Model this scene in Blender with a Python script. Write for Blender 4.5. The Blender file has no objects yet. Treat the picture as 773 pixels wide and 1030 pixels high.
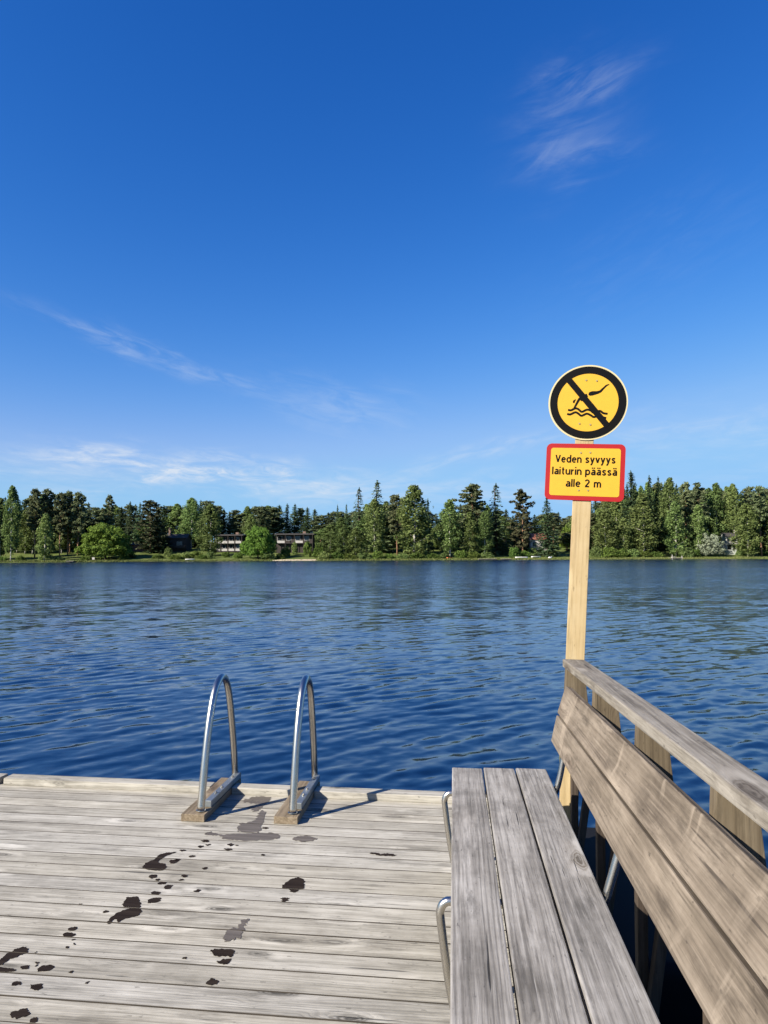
import bpy, bmesh, math, random
import numpy as np
from mathutils import Vector, Matrix, Euler, noise as mnoise
random.seed(11)
np.random.seed(11)
R = math.radians
sc = bpy.context.scene
col = sc.collection
WATER_Z = -0.45
# the floating dock sits a touch out of level: its frame is tipped about the spot the photographer stands on
TILT = Matrix(((1, 0, .012, 0), (0, 1, .016, 0), (-.012, -.016, 1, 0), (0, 0, 0, 1)))
DOCK = Matrix.Translation((0, 0, 1.6)) @ TILT @ Matrix.Translation((0, 0, -1.6))
YAW = R(5.743)
EX = Vector((math.cos(YAW), math.sin(YAW), 0)); FW = Vector((-math.sin(YAW), math.cos(YAW), 0))
def shore(s, d, z=0.0):
    p = EX * s + FW * d
    return Vector((p.x, p.y, z))

# ------------------------------------------------------------------ objects
def link(o):
    col.objects.link(o); return o
def mesh_obj(name, bm, mat, parent=None, smooth=False, loc=None):
    me = bpy.data.meshes.new(name)
    bmesh.ops.recalc_face_normals(bm, faces=bm.faces[:])
    bm.to_mesh(me); bm.free()
    if smooth:
        me.polygons.foreach_set('use_smooth', [True] * len(me.polygons))
    me.materials.append(mat)
    o = link(bpy.data.objects.new(name, me))
    if parent: o.parent = parent
    return o
def tag(o, label, cat, group=None, kind=None):
    o['label'] = label
    o['category'] = cat
    if group: o['group'] = group
    if kind: o['kind'] = kind
    return o
def empty(name, loc, label=None, cat=None, group=None, rz=0.0, dock=False):
    o = link(bpy.data.objects.new(name, None))
    o.empty_display_size = .2
    m = Matrix.Translation(loc) @ Matrix.Rotation(rz, 4, 'Z')
    o.matrix_world = (DOCK @ m) if dock else m
    if label: tag(o, label, cat, group)
    return o

# ------------------------------------------------------------------ mesh helpers
def box(bm, x0, x1, y0, y1, z0, z1, bev=0.0, mat4=None, seg=2):
    r = bmesh.ops.create_cube(bm, size=1)
    vs = r['verts']
    for v in vs:
        v.co = Vector(((x0 + x1) / 2 + v.co.x * (x1 - x0), (y0 + y1) / 2 + v.co.y * (y1 - y0), (z0 + z1) / 2 + v.co.z * (z1 - z0)))
    if bev:
        es = list({e for v in vs for e in v.link_edges})
        b = bmesh.ops.bevel(bm, geom=es, offset=bev, segments=seg, profile=.6, affect='EDGES')
        vs = b['verts']
        vs = list({v for f in b['faces'] for v in f.verts} | set(v for v in vs if v.is_valid))
        # bevel leaves the original big faces: collect connected verts
        seen = set(vs); st = list(vs)
        while st:
            v = st.pop()
            for e in v.link_edges:
                w = e.other_vert(v)
                if w not in seen: seen.add(w); st.append(w)
        vs = list(seen)
    if mat4:
        for v in vs: v.co = mat4 @ v.co
    return vs
def hexa(bm, pts, bev=0.0):
    """pts: 4 corners of one end (loop) then 4 of the other end."""
    v = [bm.verts.new(p) for p in pts]
    for q in ((0, 1, 2, 3), (7, 6, 5, 4), (0, 4, 5, 1), (1, 5, 6, 2), (2, 6, 7, 3), (3, 7, 4, 0)):
        bm.faces.new([v[i] for i in q])
    if bev:
        es = list({e for w in v for e in w.link_edges})
        bmesh.ops.bevel(bm, geom=es, offset=bev, segments=2, profile=.6, affect='EDGES')
def tube(bm, pts, r, n=14, caps=True, radii=None):
    pts = [Vector(p) for p in pts]
    rings = []
    t0 = (pts[1] - pts[0]).normalized()
    up = Vector((0, 0, 1)) if abs(t0.z) < .9 else Vector((1, 0, 0))
    nrm = t0.cross(up).normalized()
    for i, p in enumerate(pts):
        t = (pts[min(i + 1, len(pts) - 1)] - pts[max(i - 1, 0)]).normalized()
        nrm = (nrm - t * nrm.dot(t)).normalized()
        bn = t.cross(nrm)
        rr = radii[i] if radii else r
        rings.append([bm.verts.new(p + (nrm * math.cos(a) + bn * math.sin(a)) * rr) for a in [2 * math.pi * k / n for k in range(n)]])
    for a, b in zip(rings, rings[1:]):
        for k in range(n):
            bm.faces.new((a[k], a[(k + 1) % n], b[(k + 1) % n], b[k]))
    if caps:
        bm.faces.new(rings[0][::-1]); bm.faces.new(rings[-1])
def catmull(pts, sub=8):
    P = [Vector(p) for p in pts]; P = [P[0] * 2 - P[1]] + P + [P[-1] * 2 - P[-2]]
    out = []
    for i in range(1, len(P) - 2):
        a, b, c, d = P[i - 1:i + 3]
        for k in range(sub):
            t = k / sub
            out.append(.5 * ((2 * b) + (c - a) * t + (2 * a - 5 * b + 4 * c - d) * t * t + (3 * b - a - 3 * c + d) * t ** 3))
    out.append(P[-2])
    return out
def extrude_poly(bm, pts2, y0, y1):
    """2-D outline (x,z) given thickness along y"""
    a = [bm.verts.new((p[0], y0, p[1])) for p in pts2]
    b = [bm.verts.new((p[0], y1, p[1])) for p in pts2]
    n = len(a)
    bm.faces.new(a); bm.faces.new(b[::-1])
    for i in range(n):
        bm.faces.new((a[i], b[i], b[(i + 1) % n], a[(i + 1) % n]))

# ------------------------------------------------------------------ node helpers
class NT:
    def __init__(self, tree): self.t = tree; self.N = tree.nodes; self.L = tree.links
    def new(self, typ, **kw):
        n = self.N.new(typ)
        for k, v in kw.items(): setattr(n, k, v)
        return n
    def put(self, sock, val):
        if hasattr(val, 'is_output'): self.L.new(val, sock)
        else: sock.default_value = val
    def math(self, op, a, b=0.0, c=0.0, clamp=False):
        n = self.new('ShaderNodeMath', operation=op, use_clamp=clamp)
        for i, v in enumerate((a, b, c)): self.put(n.inputs[i], v)
        return n.outputs[0]
    def vmath(self, op, a, b=(0, 0, 0), out=0):
        n = self.new('ShaderNodeVectorMath', operation=op)
        self.put(n.inputs[0], a)
        if op == 'SCALE': self.put(n.inputs[3], b)
        else: self.put(n.inputs[1], b)
        return n.outputs[out]
    def noise(self, vec, scale=1.0, detail=4.0, rough=.55, dist=0.0, dim='3D'):
        n = self.new('ShaderNodeTexNoise', noise_dimensions=dim)
        self.put(n.inputs['Vector'], vec); n.inputs['Scale'].default_value = scale
        n.inputs['Detail'].default_value = detail; n.inputs['Roughness'].default_value = rough
        n.inputs['Distortion'].default_value = dist
        return n.outputs['Fac']
    def ramp(self, fac, stops, mode='LINEAR'):
        n = self.new('ShaderNodeValToRGB'); n.color_ramp.interpolation = mode
        e = n.color_ramp.elements
        while len(e) < len(stops): e.new(.5)
        for el, (p, c) in zip(e, stops):
            el.position = p; el.color = (c[0], c[1], c[2], 1) if hasattr(c, '__len__') else (c, c, c, 1)
        self.put(n.inputs[0], fac)
        return n.outputs[0]
    def mix(self, fac, a, b, blend='MIX'):
        n = self.new('ShaderNodeMix', data_type='RGBA', blend_type=blend)
        self.put(n.inputs[0], fac)
        for s, v in ((n.inputs[6], a), (n.inputs[7], b)):
            if hasattr(v, 'is_output'): self.L.new(v, s)
            else: s.default_value = (v[0], v[1], v[2], 1)
        return n.outputs[2]
    def smooth(self, v, lo, hi):
        n = self.new('ShaderNodeMapRange', interpolation_type='SMOOTHSTEP')
        self.put(n.inputs[0], v); n.inputs[1].default_value = lo; n.inputs[2].default_value = hi
        return n.outputs[0]
def material(name):
    m = bpy.data.materials.new(name); m.use_nodes = True
    t = NT(m.node_tree)
    return m, t, t.N['Principled BSDF']
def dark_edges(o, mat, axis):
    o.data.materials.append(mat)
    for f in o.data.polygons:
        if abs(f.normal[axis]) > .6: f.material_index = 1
def plain(name, c, rough=.5, metal=0.0, var=.12, scale=3.0, spec=.5, bump=0.0):
    m, t, p = material(name)
    tc = t.new('ShaderNodeTexCoord').outputs['Object']
    f = t.noise(tc, scale, 5, .6)
    if metal < .5: c = [x * ALB for x in c]
    lo = [x * (1 - var) for x in c]; hi = [min(1, x * (1 + var)) for x in c]
    t.L.new(t.ramp(f, [(.3, lo), (.7, hi)]), p.inputs['Base Color'])
    p.inputs['Roughness'].default_value = rough; p.inputs['Metallic'].default_value = metal
    p.inputs['Specular IOR Level'].default_value = spec
    if bump:
        b = t.new('ShaderNodeBump'); b.inputs['Strength'].default_value = bump; b.inputs['Distance'].default_value = .01
        t.L.new(t.noise(tc, scale * 12, 4), b.inputs['Height']); t.L.new(b.outputs[0], p.inputs['Normal'])
    return m
def wood(name, axis, dark, mid, light, knot, along=1.0, across=1.0, isl=.16, streak=.4, knotden=1.0, rough=.75, scratch=0.0, stain=0.0, crack=.5, fibre=1.0):
    """weathered plank: streaks and growth lines along `axis`, knots with bent grain, each board its own piece of the noise"""
    dark, mid, light, knot = [[x * ALB for x in q] for q in (dark, mid, light, knot)]
    m, t, p = material(name)
    tc = t.new('ShaderNodeTexCoord').outputs['Object']
    rnd = t.new('ShaderNodeNewGeometry').outputs['Random Per Island']
    off = t.new('ShaderNodeCombineXYZ')
    for i, k in enumerate((17.3, 9.1, 5.7)): t.put(off.inputs[i], t.math('MULTIPLY', rnd, k))
    v = t.vmath('ADD', tc, off.outputs[0])
    def S(al, ac):
        s = [ac * across] * 3; s['xyz'.index(axis)] = al * along
        return t.vmath('MULTIPLY', v, tuple(s))
    # knots
    vo = t.new('ShaderNodeTexVoronoi', feature='F1'); t.put(vo.inputs['Vector'], S(1.5 * knotden, 5.5 * knotden)); vo.inputs['Scale'].default_value = 1
    vo.inputs['Randomness'].default_value = 1
    kd = vo.outputs['Distance']
    kn = t.math('ADD', kd, t.math('MULTIPLY', t.math('SUBTRACT', t.noise(S(9, 26), 1, 3), .5), .16))
    kfac = t.smooth(kn, .20, .09)
    khalo = t.smooth(kn, .38, .08)
    # grain
    warp = t.math('MULTIPLY', t.noise(S(.32, 3.2), 1, 3), 1.5)
    warp = t.math('ADD', warp, t.math('MULTIPLY', khalo, .55))
    sep = t.new('ShaderNodeSeparateXYZ'); t.L.new(v, sep.inputs[0])
    oth = [i for i in range(3) if 'xyz'[i] != axis]
    ac = t.math('ADD', t.math('MULTIPLY', sep.outputs[oth[0]], 9 * across), t.math('MULTIPLY', sep.outputs[oth[1]], 9 * across))
    ph = t.math('MULTIPLY', t.math('ADD', ac, warp), 38)
    ring = t.math('MULTIPLY_ADD', t.math('SINE', ph), .5, .5)
    ring = t.math('MULTIPLY', t.math('POWER', ring, 2.2), t.smooth(t.noise(S(.5, 9), 1, 3), .38, .62))
    big = t.math('MULTIPLY_ADD', t.noise(S(.7, 30), 1, 4, .6), .55, t.math('MULTIPLY', t.noise(S(.8, 7), 1, 6, .62), .45))
    mott = t.noise(t.vmath('ADD', v, (3, 8, 1)), 3.3, 6, .65)
    fine = t.noise(S(5, 150), 1, 4, .7)
    f = t.math('ADD', t.math('MULTIPLY', big, .62), t.math('MULTIPLY', mott, .38))
    c = t.ramp(f, [(.37, dark), (.5, mid), (.64, light)])
    c = t.mix(t.math('MULTIPLY', ring, streak), c, [x * .55 for x in dark])
    c = t.mix(t.math('MULTIPLY', t.smooth(fine, .50, .72), .4 + .2 * fibre), c, [x * .5 for x in dark])
    c = t.mix(t.math('MULTIPLY', t.smooth(fine, .46, .27), .42), c, light)
    c = t.mix(t.math('MULTIPLY', khalo, .3), c, knot)
    pale = t.math('MULTIPLY', t.smooth(kn, .34, .22), t.smooth(t.noise(S(3, 9), 1, 3), .45, .6))
    c = t.mix(t.math('MULTIPLY', pale, .55), c, [min(1, x * 1.25) for x in light])
    kr = t.math('MULTIPLY_ADD', t.math('SINE', t.math('MULTIPLY', kn, 150)), .25, .65)
    c = t.mix(t.math('MULTIPLY', kfac, kr), c, [x * .5 for x in knot])
    c = t.mix(t.math('MULTIPLY', t.smooth(kn, .075, .03), .7), c, [x * .25 for x in knot])
    fib = t.noise(S(2.2, 62), 1, 3, .6)
    c = t.mix(t.math('MULTIPLY', t.smooth(fib, .54, .70), .5 * fibre), c, [x * .62 for x in dark])
    c = t.mix(t.math('MULTIPLY', t.smooth(fib, .46, .32), .4 * fibre), c, [min(1, x * 1.15) for x in light])
    # grey weathering blotches and specks of dirt
    bl = t.math('MULTIPLY', t.smooth(t.noise(S(2.2, 11), 1, 6, .7), .53, .69), .58)
    c = t.mix(bl, c, [x * .62 for x in dark])
    lt = t.math('MULTIPLY', t.smooth(t.noise(t.vmath('ADD', S(1.6, 14), (9, 2, 4)), 1, 6, .7), .56, .72), .55)
    c = t.mix(lt, c, [min(1, x * 1.22) for x in light])
    sk_ = t.math('MULTIPLY', t.smooth(t.noise(S(22, 60), 1, 2, .6), .66, .74), .5)
    c = t.mix(sk_, c, [x * .35 for x in dark])
    # drying cracks
    ck = t.noise(S(1.6, 42), 1, 2, .5)
    ck = t.smooth(ck, .70, .745)
    c = t.mix(t.math('MULTIPLY', ck, crack), c, [x * .18 for x in dark])
    if scratch:
        # pale scrapes running across the boards
        w = t.vmath('MULTIPLY', tc, (3, 8, 2.0))
        sn = t.noise(t.vmath('ADD', w, t.vmath('SCALE', tc, .0)), 1, 5, .6, .5)
        sn2 = t.noise(tc, 2.2, 3)
        sf = t.math('MULTIPLY', t.smooth(sn, .57, .66), t.smooth(sn2, .40, .55))
        c = t.mix(t.math('MULTIPLY', sf, scratch), c, [min(1, x * 1.5) for x in light])
    if stain:
        st = t.smooth(t.noise(tc, 1.7, 7, .7), .56, .72)
        c = t.mix(t.math('MULTIPLY', st, stain), c, [x * .5 for x in dark])
    hv = t.new('ShaderNodeHueSaturation'); t.L.new(c, hv.inputs['Color'])
    t.put(hv.inputs['Value'], t.math('MULTIPLY_ADD', rnd, 2 * isl, 1 - isl))
    t.put(hv.inputs['Saturation'], t.math('MULTIPLY_ADD', t.math('FRACT', t.math('MULTIPLY', rnd, 7.31)), .3, .85))
    t.L.new(hv.outputs[0], p.inputs['Base Color'])
    p.inputs['Roughness'].default_value = rough; p.inputs['Specular IOR Level'].default_value = .25
    h = t.math('SUBTRACT', t.math('MULTIPLY_ADD', fine, .5, t.math('MULTIPLY', ring, -.35)), t.math('MULTIPLY', ck, 1.2))
    b = t.new('ShaderNodeBump'); b.inputs['Strength'].default_value = .5; b.inputs['Distance'].default_value = .003
    t.L.new(h, b.inputs['Height']); t.L.new(b.outputs[0], p.inputs['Normal'])
    return m
SKY_SAT, SKY_STR, EXPOSURE = 1.25, .09, 1.3
ALB = .82
SKY_GRADE = ((2.92, 1.7, .122), (.827, 1.2, .236), (.845, 1.0, .38))
SUN_E, SUN_C = 4.9, (1, .92, .80)
CLOUD = (3.2, 3.55, 4.05)
RIP = (.14, .20, .10)
FAR_ROUGH = .10  # roughness added to distant water in place of unresolved ripples
WAVE, WATER_BUMP, WATER_ROUGH, WATER_COL = .135, 1.0, .09, (.0018, .0090, .031)
TREES=[
('birch', -138.0, 258, 27.7, 3.32, 'tall pale green birch with a narrow crown near the left end of the far shore'),
('birch', -145.4, 264, 23.4, 3.39, 'birch cut by the left edge of the photo on the far shore'),
('youngbirch', -124.5, 256, 16.9, 2.93, 'small slender bright birch standing in front of tall pines at left'),
('pine', -136.2, 272, 28.3, 3.11, 'leftmost tall pine behind the small slender birch'),
('pine', -133.0, 275, 28.6, 3.14, 'tall pine directly behind the small slender birch at left'),
('pine', -127.4, 274, 26.9, 2.74, 'tall pine between the small slender birch and the round willow'),
('pine', -126.1, 278, 28.0, 2.78, 'tall dark pine left of the big round willow'),
('pine', -121.2, 276, 27.4, 3.15, 'tall pine rising just beside the left flank of the big round willow'),
('willow', -105.4, 264, 14.9, 10.18, 'biggest round willow with lumpy bright green crown at left on the lawn'),
('tallpine', -112.6, 285, 27.0, 2.04, 'lone pine with bare reddish trunk rising above the big round willow'),
('spruce', -109.5, 300, 24.9, 2.57, 'dark spruce between the lone pine and the brownish pine'),
('spruce', -103.8, 296, 24.1, 2.54, 'dark spruce just left of the brownish pine'),
('brownpine', -94.8, 283, 24.3, 5.26, 'broad brownish pine left of the dark cabin with the chimney'),
('birch', -82.9, 300, 26.4, 5.14, 'broad birch crown behind the right side of the dark cabin'),
('birch', -67.3, 270, 21.2, 4.63, 'drooping birch left of the long two storey house'),
('willow', -47.3, 262, 13.8, 6.74, 'dense round willow standing between the two terrace houses'),
('birch', -20.1, 263, 13.0, 4.51, 'low rounded birch right of the sandy beach'),
('birch', -15.0, 260, 11.7, 3.71, 'low bright birch second to the right of the sandy beach'),
('youngbirch', -10.5, 259, 11.3, 3.33, 'low yellowish birch at the left foot of the central birches'),
('spruce', -19.9, 300, 23.1, 1.71, 'slim spire spruce above the beach, left one of a pair'),
('spruce', -16.1, 300, 23.5, 1.71, 'slim spire spruce above the beach, right one of a pair'),
('larch', -10.0, 285, 28.9, 3.26, 'feathery thin conifer left of the tallest central tree'),
('larch', -2.6, 282, 31.4, 4.03, 'tallest feathery conifer in the centre of the far shore'),
('birch', -3.5, 260, 22.4, 4.46, 'tall birch with pale trunk in the centre below the tallest feathery conifer'),
('pine', 5.2, 272, 25.3, 3.5, 'dark pine between the two big central birches'),
('birch', 11.4, 262, 27.4, 6.74, 'broadest birch with a pyramid crown right of the centre'),
('spruce', 17.7, 278, 23.8, 1.99, 'thin dark spire spruce against the right flank of the broadest birch'),
('birch', 24.9, 262, 22.1, 4.49, 'round topped birch beside the orange kayak'),
('pine', 34.8, 272, 29.4, 5.05, 'tall full pine between the round topped birch and the feathery birch'),
('birch', 32.5, 263, 17.2, 3.76, 'lower birch in front of the tall full pine'),
('birch', 38.1, 263, 17.6, 3.38, 'lower birch in front of the feathery birch'),
('larch', 44.6, 275, 29.3, 3.93, 'feathery pale birch like tree left of the broad brown pine'),
('brownpine', 53.0, 266, 26.4, 4.18, 'broad brown pine standing alone above the white boats'),
('spruce', 62.0, 264, 23.2, 3.77, 'stout spruce on its own above the small upturned boat'),
('willow', 75.1, 285, 13.8, 3.26, 'small round tree just left of the sign post on the far shore'),
('spruce', 98.4, 275, 34.1, 5.11, 'tallest dark spruce directly right of the yellow text sign'),
('spruce', 107.4, 280, 32.7, 3.2, 'dark spruce second to the right of the yellow text sign'),
('spruce', 112.2, 283, 32.6, 3.23, 'dark spruce third to the right of the yellow text sign'),
('birch', 83.7, 262, 17.7, 5.24, 'wide leafy birch just right of the sign post'),
('birch', 90.0, 261, 14.9, 3.36, 'low leafy birch between the sign post and the big weeping birch'),
('birch', 97.5, 261, 23.9, 5.22, 'big weeping birch in front of the dark spruces at right'),
('birch', 110.5, 268, 30.5, 4.21, 'tallest birch right of the dark spruces'),
('birch', 109.4, 261, 20.8, 4.1, 'lower weeping birch in front of the tallest right hand birch'),
('pine', 120.9, 278, 30.4, 2.78, 'dark pine behind the gap between the two right hand birches'),
('tallpine', 123.4, 272, 29.7, 3.5, 'tall pine with a pale trunk showing, left of the grey willow bush'),
('birch', 118.5, 262, 19.7, 3.37, 'birch directly left of the grey willow bush'),
('birch', 132.3, 276, 28.9, 4.34, 'tall birch behind the grey willow bush'),
('birch', 138.5, 275, 28.8, 4.32, 'tall birch over the grey cottage'),
('birch', 136.8, 262, 20.0, 4.87, 'weeping birch with white trunk right of the grey cottage'),
('pine', 147.4, 280, 28.5, 3.2, 'dark pine above the weeping birch at the far right'),
('tallpine', 142.0, 262, 27.1, 2.99, 'pine with long bare trunk near the right edge'),
('tallpine', 148.0, 262, 27.1, 3.37, 'pine with bare trunk at the right edge of the far shore'),
('birch', 152.9, 262, 24.0, 5.24, 'birch beyond the right edge of the far shore'),
('birch', -149.9, 262, 25.9, 4.87, 'birch beyond the left edge of the far shore'),
]
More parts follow.
